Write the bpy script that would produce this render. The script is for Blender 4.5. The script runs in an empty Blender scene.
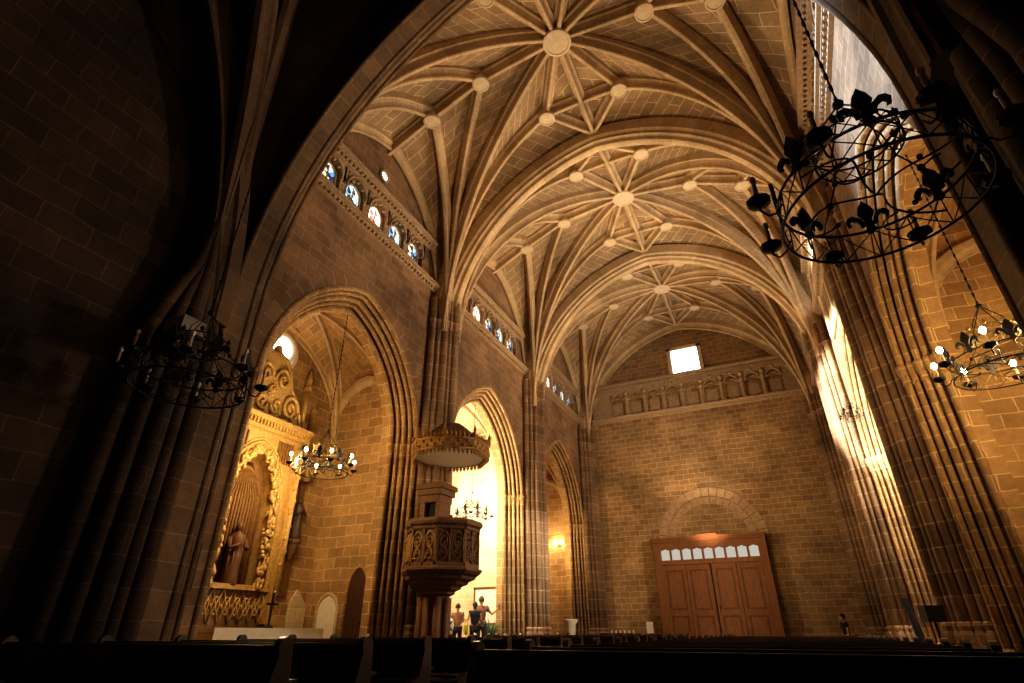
import bpy, bmesh, math, random
from math import sin, cos, pi, sqrt, atan2, radians
from mathutils import Vector, Matrix
random.seed(7)
SC = bpy.context.scene
COL = SC.collection
XC = -3.28            # centre line of the nave
XL, XR = -9.5, 2.94   # inner faces of the side walls
BAYS = [10.03, 17.68, 25.33]
ARCH_Y = [6.2, 13.85, 21.5, 29.15]
YF = 29.15

# ------------------------------------------------------------------ materials
def _new(name):
    m = bpy.data.materials.new(name); m.use_nodes = True
    nt = m.node_tree; nt.nodes.clear()
    out = nt.nodes.new('ShaderNodeOutputMaterial')
    return m, nt, out
def _n(nt, t, **k):
    n = nt.nodes.new(t)
    for a, b in k.items():
        if a in n.inputs.keys(): n.inputs[a].default_value = b
        else: setattr(n, a, b)
    return n
def c4(c): return (c[0], c[1], c[2], 1)
def stone(name, a, b, mortar, bw, bh, ms=.014, rough=.9, bump=.5, stain=.55, vert=0.0):
    m, nt, out = _new(name); L = nt.links.new
    uv = _n(nt, 'ShaderNodeUVMap', uv_map='UVMap')
    br = _n(nt, 'ShaderNodeTexBrick')
    br.offset = .5; br.squash = 1.0
    for k, v in (('Color1', c4(a)), ('Color2', c4(b)), ('Mortar', c4(mortar)), ('Scale', 1.0), ('Mortar Size', ms), ('Mortar Smooth', .35), ('Bias', -.1), ('Brick Width', bw), ('Row Height', bh)):
        br.inputs[k].default_value = v
    # a slight wobble of the joints
    nz = _n(nt, 'ShaderNodeTexNoise', Scale=1.3, Detail=3.0)
    L(uv.outputs[0], nz.inputs['Vector'])
    sub = _n(nt, 'ShaderNodeVectorMath', operation='SUBTRACT'); L(nz.outputs['Color'], sub.inputs[0]); sub.inputs[1].default_value = (.5, .5, .5)
    sc = _n(nt, 'ShaderNodeVectorMath', operation='SCALE'); L(sub.outputs[0], sc.inputs[0]); sc.inputs['Scale'].default_value = .13
    ad = _n(nt, 'ShaderNodeVectorMath', operation='ADD'); L(uv.outputs[0], ad.inputs[0]); L(sc.outputs[0], ad.inputs[1])
    L(ad.outputs[0], br.inputs['Vector'])
    geo = _n(nt, 'ShaderNodeNewGeometry')
    n1 = _n(nt, 'ShaderNodeTexNoise', Scale=.55, Detail=6.0, Roughness=.6); L(geo.outputs['Position'], n1.inputs['Vector'])
    r1 = _n(nt, 'ShaderNodeMapRange'); L(n1.outputs[0], r1.inputs[0]); r1.inputs[1].default_value = .3; r1.inputs[2].default_value = .7
    r1.inputs[3].default_value = 1 - stain; r1.inputs[4].default_value = 1.15
    n2 = _n(nt, 'ShaderNodeTexNoise', Scale=9.0, Detail=5.0, Roughness=.7); L(geo.outputs['Position'], n2.inputs['Vector'])
    r2 = _n(nt, 'ShaderNodeMapRange'); L(n2.outputs[0], r2.inputs[0]); r2.inputs[1].default_value = .3; r2.inputs[2].default_value = .7
    r2.inputs[3].default_value = .78; r2.inputs[4].default_value = 1.12
    mu = _n(nt, 'ShaderNodeMath', operation='MULTIPLY'); L(r1.outputs[0], mu.inputs[0]); L(r2.outputs[0], mu.inputs[1])
    cm = _n(nt, 'ShaderNodeVectorMath', operation='SCALE'); L(br.outputs['Color'], cm.inputs[0]); L(mu.outputs[0], cm.inputs['Scale'])
    bs = _n(nt, 'ShaderNodeBsdfPrincipled'); bs.inputs['Roughness'].default_value = rough
    L(cm.outputs[0], bs.inputs['Base Color'])
    h = _n(nt, 'ShaderNodeMath', operation='MULTIPLY_ADD'); L(br.outputs['Fac'], h.inputs[0]); h.inputs[1].default_value = -.6; L(n2.outputs[0], h.inputs[2])
    bp = _n(nt, 'ShaderNodeBump'); bp.inputs['Strength'].default_value = bump; bp.inputs['Distance'].default_value = .03
    L(h.outputs[0], bp.inputs['Height']); L(bp.outputs[0], bs.inputs['Normal'])
    L(bs.outputs[0], out.inputs[0])
    return m
def plain(name, col, rough=.6, metal=0.0, var=.25, scale=6.0, bump=.15, stretch=(1, 1, 1)):
    m, nt, out = _new(name); L = nt.links.new
    tc = _n(nt, 'ShaderNodeTexCoord')
    mp = _n(nt, 'ShaderNodeMapping'); mp.inputs['Scale'].default_value = stretch
    L(tc.outputs['Object'], mp.inputs[0])
    nz = _n(nt, 'ShaderNodeTexNoise', Scale=scale, Detail=6.0, Roughness=.65); L(mp.outputs[0], nz.inputs['Vector'])
    mr = _n(nt, 'ShaderNodeMapRange'); L(nz.outputs[0], mr.inputs[0]); mr.inputs[1].default_value = .3; mr.inputs[2].default_value = .7
    mr.inputs[3].default_value = 1 - var; mr.inputs[4].default_value = 1 + var * .4
    rgb = _n(nt, 'ShaderNodeRGB'); rgb.outputs[0].default_value = c4(col)
    cm = _n(nt, 'ShaderNodeVectorMath', operation='SCALE'); L(rgb.outputs[0], cm.inputs[0]); L(mr.outputs[0], cm.inputs['Scale'])
    bs = _n(nt, 'ShaderNodeBsdfPrincipled'); bs.inputs['Roughness'].default_value = rough; bs.inputs['Metallic'].default_value = metal
    L(cm.outputs[0], bs.inputs['Base Color'])
    bp = _n(nt, 'ShaderNodeBump'); bp.inputs['Strength'].default_value = bump; bp.inputs['Distance'].default_value = .02
    L(nz.outputs[0], bp.inputs['Height']); L(bp.outputs[0], bs.inputs['Normal'])
    L(bs.outputs[0], out.inputs[0]); return m
def glow(name, col, s):
    m, nt, out = _new(name)
    e = _n(nt, 'ShaderNodeEmission', Color=c4(col), Strength=s); nt.links.new(e.outputs[0], out.inputs[0]); return m
def stained(name, s, ramp, scale=7.0):
    m, nt, out = _new(name); L = nt.links.new
    tc = _n(nt, 'ShaderNodeTexCoord')
    v = _n(nt, 'ShaderNodeTexVoronoi', Scale=scale); L(tc.outputs['Object'], v.inputs['Vector'])
    sp = _n(nt, 'ShaderNodeSeparateColor'); L(v.outputs['Color'], sp.inputs[0])
    cr = _n(nt, 'ShaderNodeValToRGB'); cr.color_ramp.interpolation = 'CONSTANT'
    L(sp.outputs[0], cr.inputs[0])
    els = cr.color_ramp.elements
    els[0].position = 0; els[0].color = c4(ramp[0]); els[1].position = 1 / len(ramp); els[1].color = c4(ramp[1])
    for i in range(2, len(ramp)):
        e = els.new(i / len(ramp)); e.color = c4(ramp[i])
    v2 = _n(nt, 'ShaderNodeTexVoronoi', Scale=scale); v2.feature = 'DISTANCE_TO_EDGE'; L(tc.outputs['Object'], v2.inputs['Vector'])
    gt = _n(nt, 'ShaderNodeMath', operation='GREATER_THAN'); L(v2.outputs['Distance'], gt.inputs[0]); gt.inputs[1].default_value = .035
    ms = _n(nt, 'ShaderNodeMath', operation='MULTIPLY'); L(gt.outputs[0], ms.inputs[0]); ms.inputs[1].default_value = s
    em = _n(nt, 'ShaderNodeEmission'); L(cr.outputs[0], em.inputs[0]); L(ms.outputs[0], em.inputs[1]); L(em.outputs[0], out.inputs[0]); return m

M = {}
M['wall'] = stone('nave ashlar', (.34, .205, .115), (.23, .135, .072), (.46, .31, .185), .62, .30, ms=.012, stain=.6)
M['wall_far'] = stone('far wall ashlar', (.40, .26, .13), (.28, .165, .082), (.64, .46, .26), .52, .26, ms=.013, stain=.5)
M['wall_big'] = stone('shaded crossing ashlar', (.085, .048, .026), (.045, .026, .014), (.15, .095, .055), .75, .42, ms=.012, stain=.7)  # darkened stone: the shade of the unlit crossing is put into the colour
M['ribdark'] = stone('shaded crossing rib stone', (.15, .09, .05), (.11, .065, .036), (.2, .13, .08), 9.0, .55, ms=.012)  # rib stone darkened likewise, crossing shade painted in
M['near'] = stone('shaded crossing arch stone', (.24, .15, .082), (.16, .10, .055), (.34, .23, .14), .8, .42, ms=.012, stain=.6)  # dimmer copy of the wall stone, its shade painted in
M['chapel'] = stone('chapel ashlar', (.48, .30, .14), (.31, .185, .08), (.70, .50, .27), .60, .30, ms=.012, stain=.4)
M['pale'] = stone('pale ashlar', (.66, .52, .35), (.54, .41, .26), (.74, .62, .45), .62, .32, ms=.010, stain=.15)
M['pier'] = stone('pier stone', (.37, .235, .135), (.26, .16, .088), (.60, .43, .27), 3.0, .42, ms=.016, stain=.6)
M['rib'] = stone('rib stone', (.56, .41, .25), (.46, .33, .19), (.64, .48, .31), 9.0, .55, ms=.012, stain=.3)
M['web'] = stone('vault web', (.39, .27, .155), (.28, .185, .105), (.74, .57, .38), .95, .40, ms=.016, stain=.5)
M['vouss'] = stone('voussoirs', (.30, .20, .115), (.22, .14, .08), (.42, .30, .19), 9.0, .40, ms=.014, stain=.5)
M['carve'] = plain('carved stone', (.42, .30, .19), .85, var=.4, scale=12, bump=.6)
M['boss'] = plain('boss stone', (.60, .48, .33), .8, var=.2, scale=9, bump=.4)
M['floor'] = stone('floor slabs', (.16, .11, .08), (.12, .085, .06), (.06, .045, .035), .6, .6, ms=.01, rough=.35, bump=.1)
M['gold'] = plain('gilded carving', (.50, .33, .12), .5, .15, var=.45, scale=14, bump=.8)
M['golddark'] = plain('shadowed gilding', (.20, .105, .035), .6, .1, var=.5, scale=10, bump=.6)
M['pulpit'] = plain('pulpit carved wood stone', (.20, .10, .045), .7, var=.4, scale=16, bump=.7)
M['canopy'] = plain('canopy gilded edge', (.36, .20, .06), .55, .15, var=.4, scale=22, bump=.8)
M['canopytop'] = plain('canopy roof wood', (.11, .055, .025), .7, var=.3, scale=6)
M['wood'] = plain('door wood', (.21, .085, .028), .75, var=.4, scale=3, bump=.25, stretch=(7, 7, .8))
M['wood2'] = plain('door panel wood', (.145, .056, .018), .75, var=.4, scale=3, bump=.25, stretch=(7, 7, .8))
M['pew'] = plain('pew wood', (.035, .015, .009), .33, var=.35, scale=3, bump=.15, stretch=(.8, 7, 7))
M['iron'] = plain('black iron', (.012, .011, .010), .5, .6, var=.2, scale=20)
M['ironlit'] = plain('lamplit iron', (.20, .14, .05), .5, .5, var=.2, scale=20)  # lighter iron for the lit fittings, lamp glow put into the colour
M['candle'] = plain('candle sleeve', (.55, .42, .30), .5, var=.1)
M['bulboff'] = plain('unlit bulb', (.75, .70, .66), .2, var=.05)
M['bulb'] = glow('lit bulb', (1, .74, .38), 90)
M['black'] = plain('black', (.008, .007, .006), .8, var=.1)
M['white'] = plain('white cloth', (.70, .64, .55), .8, var=.12)
M['darkdoor'] = plain('dark pointed door', (.07, .028, .014), .6, var=.3, stretch=(6, 6, 1))
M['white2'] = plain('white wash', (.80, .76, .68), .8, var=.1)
M['skin'] = plain('skin', (.50, .30, .20), .6, var=.08)
M['hair'] = plain('dark hair', (.03, .017, .010), .6, var=.3, scale=30)
M['hairgrey'] = plain('light brown hair', (.10, .055, .03), .6, var=.3, scale=30)
M['shirtdark'] = plain('navy top', (.02, .03, .07), .8)
M['shirtbeige'] = plain('beige shirt', (.36, .22, .13), .8)
M['shirtplum'] = plain('plum shirt', (.24, .11, .09), .8)
M['trousers'] = plain('dark trousers', (.04, .035, .04), .8)
M['blue'] = plain('blue cloth', (.03, .09, .35), .8)
M['yellow'] = plain('yellow bag', (.75, .72, .05), .6)
M['green'] = plain('leaf', (.06, .11, .05), .6)
M['grey'] = plain('grey plastic', (.25, .21, .19), .5)
M['daylight'] = glow('far window daylight', (.93, .92, 1.0), 9)
M['dayright'] = glow('tall window daylight', (1.0, .93, .80), 14)
M['transom'] = glow('transom glass', (.80, .74, .62), .55)
M['oculus'] = glow('oculus daylight', (.92, .95, 1.0), 4)
BL = (.10, .26, .62); CY = (.42, .72, .82); AM = (1, .72, .4); WH = (1, .92, .80); GR = (.40, .60, .35); DK = (.02, .03, .06); RD = (.5, .05, .03)
M['glass_a'] = stained('stained glass blue', 1.7, [DK, BL, CY, WH, BL, DK, AM])
M['glass_b'] = stained('stained glass teal', 2.2, [CY, GR, WH, CY, AM, BL, DK])
M['glass_c'] = stained('stained glass amber', 5.5, [WH, AM, WH, WH, WH, RD])

# ------------------------------------------------------------------ mesh builder
class MB:
    def __init__(s): s.v = []; s.f = []; s.uv = []; s.sm = []
    def add(s, pts, faces, uvs=None, smooth=False):
        o = len(s.v); s.v += [tuple(p) for p in pts]
        for i, f in enumerate(faces):
            s.f.append([o + k for k in f]); s.uv.append(uvs[i] if uvs else None); s.sm.append(smooth)
    def box(s, x0, x1, y0, y1, z0, z1):
        x0, x1 = min(x0, x1), max(x0, x1); y0, y1 = min(y0, y1), max(y0, y1); z0, z1 = min(z0, z1), max(z0, z1)
        s.add([(x0,y0,z0),(x1,y0,z0),(x1,y1,z0),(x0,y1,z0),(x0,y0,z1),(x1,y0,z1),(x1,y1,z1),(x0,y1,z1)],
              [(0,3,2,1),(4,5,6,7),(0,1,5,4),(1,2,6,5),(2,3,7,6),(3,0,4,7)]); return s
    def bar(s, a, b, w, h=None):
        h = h or w; a = Vector(a); b = Vector(b); t = (b - a).normalized()
        u = Vector((0,0,1)) if abs(t.z) < .95 else Vector((1,0,0))
        sd = t.cross(u).normalized() * w / 2; up = sd.cross(t).normalized() * h / 2
        s.add([a-sd-up,a+sd-up,a+sd+up,a-sd+up,b-sd-up,b+sd-up,b+sd+up,b-sd+up],
              [(0,3,2,1),(4,5,6,7),(0,1,5,4),(1,2,6,5),(2,3,7,6),(3,0,4,7)]); return s
    def tube(s, path, r, n=6, closed=False, caps=True):
        path = [Vector(p) for p in path]; N = len(path); rr = r if isinstance(r, (list, tuple)) else [r] * N
        prev = None; rings = []
        for i, p in enumerate(path):
            a = path[(i - 1) % N] if (closed or i > 0) else p; b = path[(i + 1) % N] if (closed or i < N - 1) else p
            t = (b - a).normalized()
            if prev is None:
                prev = t.cross(Vector((0,0,1)) if abs(t.z) < .9 else Vector((1,0,0))).normalized()
            else:
                prev = (prev - t * prev.dot(t)).normalized()
            q = t.cross(prev)
            rings.append([p + (prev * cos(2*pi*k/n) + q * sin(2*pi*k/n)) * rr[i] for k in range(n)])
        pts = [q for rg in rings for q in rg]; fs = []
        for i in range(N if closed else N - 1):
            j = (i + 1) % N
            for k in range(n):
                fs.append((i*n+k, i*n+(k+1)%n, j*n+(k+1)%n, j*n+k))
        if caps and not closed:
            fs.append(tuple(range(n))[::-1]); fs.append(tuple((N-1)*n+k for k in range(n)))
        s.add(pts, fs, smooth=True); return s
    def lathe(s, prof, n=16, c=(0,0,0), smooth=False, ph=0, sq=1.0, a0=0.0, a1=2*pi):
        full = abs(a1 - a0 - 2*pi) < 1e-6; m = n if full else n + 1
        pts = []
        for (r, z) in prof:
            for k in range(m):
                a = a0 + (a1 - a0) * k / n + ph; pts.append((c[0] + r*cos(a), c[1] + r*sin(a)*sq, c[2] + z))
        fs = []; uvs = []; acc = 0
        for i in range(len(prof) - 1):
            dl = math.hypot(prof[i+1][0]-prof[i][0], prof[i+1][1]-prof[i][1]); rm = max(prof[i][0], prof[i+1][0], .05)
            for k in range(n):
                k2 = (k + 1) % m
                fs.append((i*m+k, i*m+k2, (i+1)*m+k2, (i+1)*m+k))
                u0 = rm*(a1-a0)*k/n; u1 = rm*(a1-a0)*(k+1)/n
                vz0 = c[2] + prof[i][1]; vz1 = c[2] + prof[i+1][1]
                if abs(vz1 - vz0) < .3 * dl: vz0, vz1 = acc, acc + dl
                uvs.append([(u0,vz0),(u1,vz0),(u1,vz1),(u0,vz1)])
            acc += dl
        if prof[0][0] > 1e-4 and full: fs.append(tuple(range(m))[::-1]); uvs.append(None)
        if prof[-1][0] > 1e-4 and full: fs.append(tuple((len(prof)-1)*m+k for k in range(m))); uvs.append(None)
        s.add(pts, fs, uvs, smooth); return s
    def sweep(s, path, side, prof, closed_prof=True, vs=0.0):
        """sweep a profile [(sideways, up)] along a planar path; side is constant"""
        path = [Vector(p) for p in path]; side = Vector(side).normalized(); N = len(path); n = len(prof)
        tl = (path[-1] - path[-2]).normalized(); sgn = 1
        pts = []; acc = [vs]
        tv = []
        for i, p in enumerate(path):
            a = path[max(0, i-1)]; b = path[min(N-1, i+1)]; tv.append((b-a).normalized())
            if i: acc.append(acc[-1] + (p - path[i-1]).length)
        ups = [side.cross(t).normalized() for t in tv]
        if sum(u.z for u in ups) < 0: ups = [-u for u in ups]
        for p, u in zip(path, ups):
            for (a, b) in prof: pts.append(p + side*a + u*b)
        fs = []; uvs = []; pl = [0]
        for k in range(n): pl.append(pl[-1] + math.hypot(prof[(k+1)%n][0]-prof[k][0], prof[(k+1)%n][1]-prof[k][1]))
        for i in range(N - 1):
            for k in range(n if closed_prof else n - 1):
                k2 = (k+1) % n
                fs.append((i*n+k, i*n+k2, (i+1)*n+k2, (i+1)*n+k)); uvs.append([(pl[k],acc[i]),(pl[k+1],acc[i]),(pl[k+1],acc[i+1]),(pl[k],acc[i+1])])
        if closed_prof:
            fs.append(tuple(range(n))[::-1]); uvs.append(None); fs.append(tuple((N-1)*n+k for k in range(n))); uvs.append(None)
        s.add(pts, fs, uvs); return s
    def ball(s, c, r, n=10, m=7, sc=(1,1,1)):
        pts = []; fs = []
        for i in range(m + 1):
            t = pi * i / m
            for k in range(n):
                a = 2*pi*k/n; pts.append((c[0]+r*sc[0]*sin(t)*cos(a), c[1]+r*sc[1]*sin(t)*sin(a), c[2]+r*sc[2]*cos(t)))
        for i in range(m):
            for k in range(n): fs.append((i*n+k, (i+1)*n+k, (i+1)*n+(k+1)%n, i*n+(k+1)%n))
        s.add(pts, fs, smooth=True); return s
    def extr(s, poly, fn, d0, d1):
        """extrude a 2D polygon; fn(u, v, d) -> point"""
        n = len(poly); pts = [fn(u, v, d0) for u, v in poly] + [fn(u, v, d1) for u, v in poly]
        fs = [tuple(range(n)), tuple(range(2*n-1, n-1, -1))] + [(k, n+k, n+(k+1)%n, (k+1)%n) for k in range(n)]
        s.add(pts, fs); return s
    def build(s, name, mat, parent=None, smooth=None, fix=True):
        me = bpy.data.meshes.new(name); me.from_pydata([tuple(p) for p in s.v], [], s.f)
        uvl = me.uv_layers.new(name='UVMap')
        for p, uv in zip(me.polygons, s.uv):
            n = p.normal; p.use_smooth = s.sm[p.index]
            for j, li in enumerate(p.loop_indices):
                if uv: uvl.data[li].uv = uv[j]
                else:
                    v = me.vertices[me.loops[li].vertex_index].co
                    if abs(n.z) > max(abs(n.x), abs(n.y)): uvl.data[li].uv = (v.x, v.y)
                    elif abs(n.x) > abs(n.y): uvl.data[li].uv = (v.y, v.z)
                    else: uvl.data[li].uv = (v.x, v.z)
        if fix:
            bm = bmesh.new(); bm.from_mesh(me); bmesh.ops.recalc_face_normals(bm, faces=bm.faces); bm.to_mesh(me); bm.free()
        me.materials.append(mat)
        o = bpy.data.objects.new(name, me); COL.objects.link(o)
        if parent: o.parent = parent
        return o
def thing(name, label, cat, loc=(0,0,0), rz=0.0, group=None, kind=None, sc=None):
    o = bpy.data.objects.new(name, None); COL.objects.link(o); o.empty_display_size = .2
    o.location = loc; o.rotation_euler = (0,0,rz)
    if sc: o.scale = (sc,)*3
    return tag(o, label, cat, group, kind)
def tag(o, label=None, cat=None, group=None, kind=None):
    if label: o['label'] = label
    if cat: o['category'] = cat
    if group: o['group'] = group
    if kind: o['kind'] = kind
    return o
def struct(o, label=None, cat=None): return tag(o, label, cat, None, 'structure')
KIDS = {}
def copy_tree(o, parent=None):
    c = o.copy(); COL.objects.link(c)
    if parent: c.parent = parent
    for ch in [x for x in list(COL.objects) if x.parent == o]: copy_tree(ch, c)
    return c
def dup(o, loc, rz=0, label=None, group=None, sc=None):
    c = copy_tree(o); c.location = loc; c.rotation_euler = (0,0,rz)
    if label: c['label'] = label
    if group: c['group'] = group
    if sc is not None: c.scale = sc if isinstance(sc, tuple) else (sc,)*3
    return c
def archz(dx, hw, e, zs):
    R = hw + e; q = R*R - (abs(dx)+e)**2
    return zs + sqrt(max(q, 0))
def arch_path(hw, e, zs, n=14, z0=None):
    """(u, z) of a pointed arch from left foot to right foot, relative to its centre"""
    R = hw + e; tm = math.acos(e / R); L = []
    for i in range(n + 1):
        t = tm * i / n; L.append((-(R*cos(t) - e), zs + R*sin(t)))
    P = L + [(-u, z) for (u, z) in L[-2::-1]]
    if z0 is not None: P = [(-hw, z0)] + P + [(hw, z0)]
    return P

# ------------------------------------------------------------------ walls with arched openings
def arch_wall(mb, fn, u0, u1, z0, z1, holes, d0, d1):
    """holes: (uc, hw, zs, e); fn(u, z, d)"""
    br = {u0, u1}
    for (uc, hw, zs, e) in holes:
        for (u, z) in arch_path(hw, e, zs, 12): br.add(round(uc + u, 4))
    br = sorted(br)
    def hole(u):
        for h in holes:
            if h[0] - h[1] < u < h[0] + h[1]: return h
    for a, b in zip(br[:-1], br[1:]):
        if b - a < 1e-4: continue
        h = hole((a + b) / 2)
        za = zb = z0
        if h: za = archz(a - h[0], h[1], h[3], h[2]); zb = archz(b - h[0], h[1], h[3], h[2])
        for d in (d0, d1):
            mb.add([fn(a,za,d), fn(b,zb,d), fn(b,z1,d), fn(a,z1,d)], [(0,1,2,3)])
        mb.add([fn(a,za,d0), fn(b,zb,d0), fn(b,zb,d1), fn(a,za,d1)], [(0,1,2,3)])
        mb.add([fn(a,z1,d0), fn(b,z1,d0), fn(b,z1,d1), fn(a,z1,d1)], [(0,1,2,3)])
    for h in holes:
        for s in (-1, 1):
            u = h[0] + s*h[1]
            mb.add([fn(u,z0,d0), fn(u,z0,d1), fn(u,h[2],d1), fn(u,h[2],d0)], [(0,1,2,3)])
    for u in (u0, u1): mb.add([fn(u,z0,d0), fn(u,z0,d1), fn(u,z1,d1), fn(u,z1,d0)], [(0,1,2,3)])
AE = .93; AZS = 6.0
def fy(side):            # a wall parallel to the nave; d counts outward from the inner face
    x0, sg = (XL, -1) if side < 0 else (XR, 1)
    return lambda u, z, d: (x0 + sg*d, u, z)
Z_LC, Z_UC = 11.85, 13.35
for side, nm in ((-1, 'wall_left'), (1, 'wall_right')):
    fn = fy(side); mb = MB()
    holes = [(y, 2.95, AZS, AE) for y in BAYS]
    arch_wall(mb, fn, 6.2, YF, 0, Z_LC, holes, 0, .3)
    w = mb.build(nm, M['wall']); struct(w)
    mb = MB(); arch_wall(mb, fn, 6.2, YF, 0, Z_LC, [(y, 2.72, AZS, AE) for y in BAYS], .3, .58); struct(mb.build(nm + '_inner_order', M['chapel'], w))
    mb = MB(); arch_wall(mb, fn, 6.2, YF, 0, Z_LC, [(y, 2.48, AZS, AE) for y in BAYS], .58, .9); struct(mb.build(nm + '_chapel_face', M['chapel'], w))
    mb = MB(); a = fn(0, 0, 0)[0]; b = fn(0, 0, .9)[0]
    mb.box(a, b, 6.2, YF, Z_UC, 16.9); mb.box(fn(0,0,.42)[0], b, 6.2, YF, Z_LC, Z_UC); struct(mb.build(nm + '_clerestory', M['wall'], w))
    # moulded rolls and voussoir rings round each arch
    for i, y in enumerate(BAYS):
        if side > 0 and i == 2: continue
        t = thing('chapel_arch', '', 'arch', (XL if side < 0 else XR, y, 0), 0, 'moulded pointed arches of the side chapels')
        t['label'] = {(-1,0): 'moulded pointed arch framing the gilded altarpiece chapel', (-1,1): 'brightly lit moulded pointed arch behind the pulpit canopy', (-1,2): 'farthest moulded arch on the left, over the chapel with the wall lamp', (1,0): 'moulded arch on the right around the lit chapel chandelier', (1,1): 'moulded arch on the right beside the tall glaring window'}[(side, i)]
        sg = side
        mr = MB()
        for (hw, d, r) in ((2.95, .02, .075), (2.85, .15, .06), (2.74, .30, .075), (2.62, .42, .055), (2.50, .58, .075)):
            pth = [(sg*d, u, z) for u, z in arch_path(hw, AE, AZS, 14, 0)]
            mr.tube(pth, r, 8)
        mr.build('roll_moulding', M['chapel'], t)
        mv = MB()
        for i2 in range(1):
            for sgn in (-1, 1):
                R0 = 3.0 + AE; R1 = 3.38 + AE; tm0 = math.acos(AE/R0); n = 11; acc = 0
                for k in range(n):
                    t0 = tm0*k/n; t1 = tm0*(k+1)/n; c = -AE
                    q = []
                    for (R, tt) in ((R0,t0),(R0,t1),(R1,t1),(R1,t0)):
                        uu = max(R*cos(tt) - AE, 0) ; q.append((sgn*uu, AZS + R*sin(tt)))
                    g = .006
                    mv.add([(-sg*-.006 - sg*.014, a_, b_) for a_, b_ in q] + [(sg*.02, a_, b_) for a_, b_ in q], [(0,1,2,3),(4,5,6,7),(0,1,5,4),(1,2,6,5),(2,3,7,6),(3,0,4,7)],
                           [[(0,k*.33+.02),(0,k*.33+.31),(.3,k*.33+.31),(.3,k*.33+.02)]]*6)
        mv.build('voussoir_ring', M['wall'], t)
        for s in (-1, 1):
            mc = MB()
            for (hw_, d_, r_) in ((2.95,.02,.075),(2.85,.15,.06),(2.74,.30,.075),(2.62,.42,.055),(2.50,.58,.075)):
                mc.lathe([(r_*1.05,5.62),(r_*1.4,5.66),(r_*1.1,5.7),(r_*1.35,5.85),(r_*1.75,5.98),(r_*1.75,6.06),(r_*1.1,6.1)], 8, (sg*d_, s*hw_, 0))
                for k in range(4): mc.ball((sg*d_+r_*1.2*cos(k*pi/2), s*hw_+r_*1.2*sin(k*pi/2), 5.84), .035, 5, 4)
            mc.build('capital', M['chapel'], t)
            mb_ = MB()
            for (hw, d, r) in ((2.95, .02, .12), (2.74, .30, .12), (2.50, .58, .12)):
                mb_.lathe([(r*1.3,0),(r*1.3,.35),(r*1.05,.42),(r*1.25,.5),(r*1.15,.75),(r*.8,.85)], 8, (sg*d, s*hw, .0), smooth=False)
            mb_.build('base', M['chapel'], t)

# near arch that closes the crossing (its spandrel wall is seen dark from below)
NHW, NE, NZ = 5.79, 3.0, 6.97
fx = lambda u, z, d: (XC + u, d, z)
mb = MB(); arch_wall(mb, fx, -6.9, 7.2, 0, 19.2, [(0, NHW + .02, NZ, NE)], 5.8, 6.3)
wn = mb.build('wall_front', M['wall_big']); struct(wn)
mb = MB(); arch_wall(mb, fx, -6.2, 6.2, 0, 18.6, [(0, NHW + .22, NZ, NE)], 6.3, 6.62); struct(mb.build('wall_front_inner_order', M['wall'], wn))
t = thing('crossing_arch', 'broad pointed stone arch in the foreground, its lit edge sweeping up the left side', 'arch', (XC, 0, 0))
mb = MB()
for (hw, y, r) in ((NHW+.03, 5.82, .06), (NHW+.03, 6.28, .07), (NHW+.20, 6.45, .07), (NHW+.24, 6.62, .06)):
    mb.tube([(u, y, z) for u, z in arch_path(hw, NE, NZ, 20, 0)], r, 8)
mb.build('roll_moulding', M['near'], t)
mb = MB(); mb.sweep([(u, 6.05, z) for u, z in arch_path(NHW, NE, NZ, 20, 0)], (0,1,0), [(-.20,-.005),(.20,-.005),(.20,.05),(-.20,.05)])
mb.build('soffit_stones', M['near'], t)

# far wall
mb = MB(); mb.box(XL-.9, XR+.9, YF, YF+.6, 0, 18.5); wf = mb.build('wall_far', M['wall_far']); struct(wf)
# crossing side walls, back wall, floor
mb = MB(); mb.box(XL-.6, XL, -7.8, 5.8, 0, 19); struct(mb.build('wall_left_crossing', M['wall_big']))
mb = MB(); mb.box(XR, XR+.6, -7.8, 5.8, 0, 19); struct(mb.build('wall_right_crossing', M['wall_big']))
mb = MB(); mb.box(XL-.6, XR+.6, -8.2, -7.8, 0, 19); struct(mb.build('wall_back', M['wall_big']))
mb = MB(); mb.box(-14, 8, -8.2, YF+.6, -.3, 0); struct(mb.build('floor', M['floor']))

# ------------------------------------------------------------------ vaults
def rib_curve(S, E, n=18):
    S = Vector(S); E = Vector(E); h = Vector((E.x-S.x, E.y-S.y, 0)); s = h.length; hd = h/s
    e = .14*s; R = s+e; tm = math.acos(e/R); den = sqrt(R*R-e*e); P = []
    for i in range(n+1):
        t = tm*i/n; dx = R*cos(t) - e
        P.append(Vector((E.x, E.y, 0)) - hd*dx + Vector((0,0, S.z + (E.z-S.z)*R*sin(t)/den)))
    return P
RP = [(-.17,.56),(-.17,.30),(-.12,.27),(-.075,.19),(-.055,.08),(-.07,.04),(-.045,0),(.045,0),(.07,.04),(.055,.08),(.075,.19),(.12,.27),(.17,.30),(.17,.56)]
def scale_prof(p, k, kz=None): return [(a*k, b*(kz or k)) for a, b in p]
def seg(mb, A, B, prof, n=6, sag=0.0):
    A = Vector(A); B = Vector(B); P = [A.lerp(B, i/n) + Vector((0,0,sag*4*(i/n)*(1-i/n))) for i in range(n+1)]
    h = (B-A); side = Vector((-h.y, h.x, 0)).normalized(); mb.sweep(P, side, prof)
def boss_mb(r):
    return MB().lathe([(r*.55,.42),(r*.62,.12),(r*.98,.05),(r,.0),(r*.96,-.06),(r*.80,-.075),(r*.76,-.05),(r*.3,-.06),(.001,-.06)], 20, smooth=False)
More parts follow.
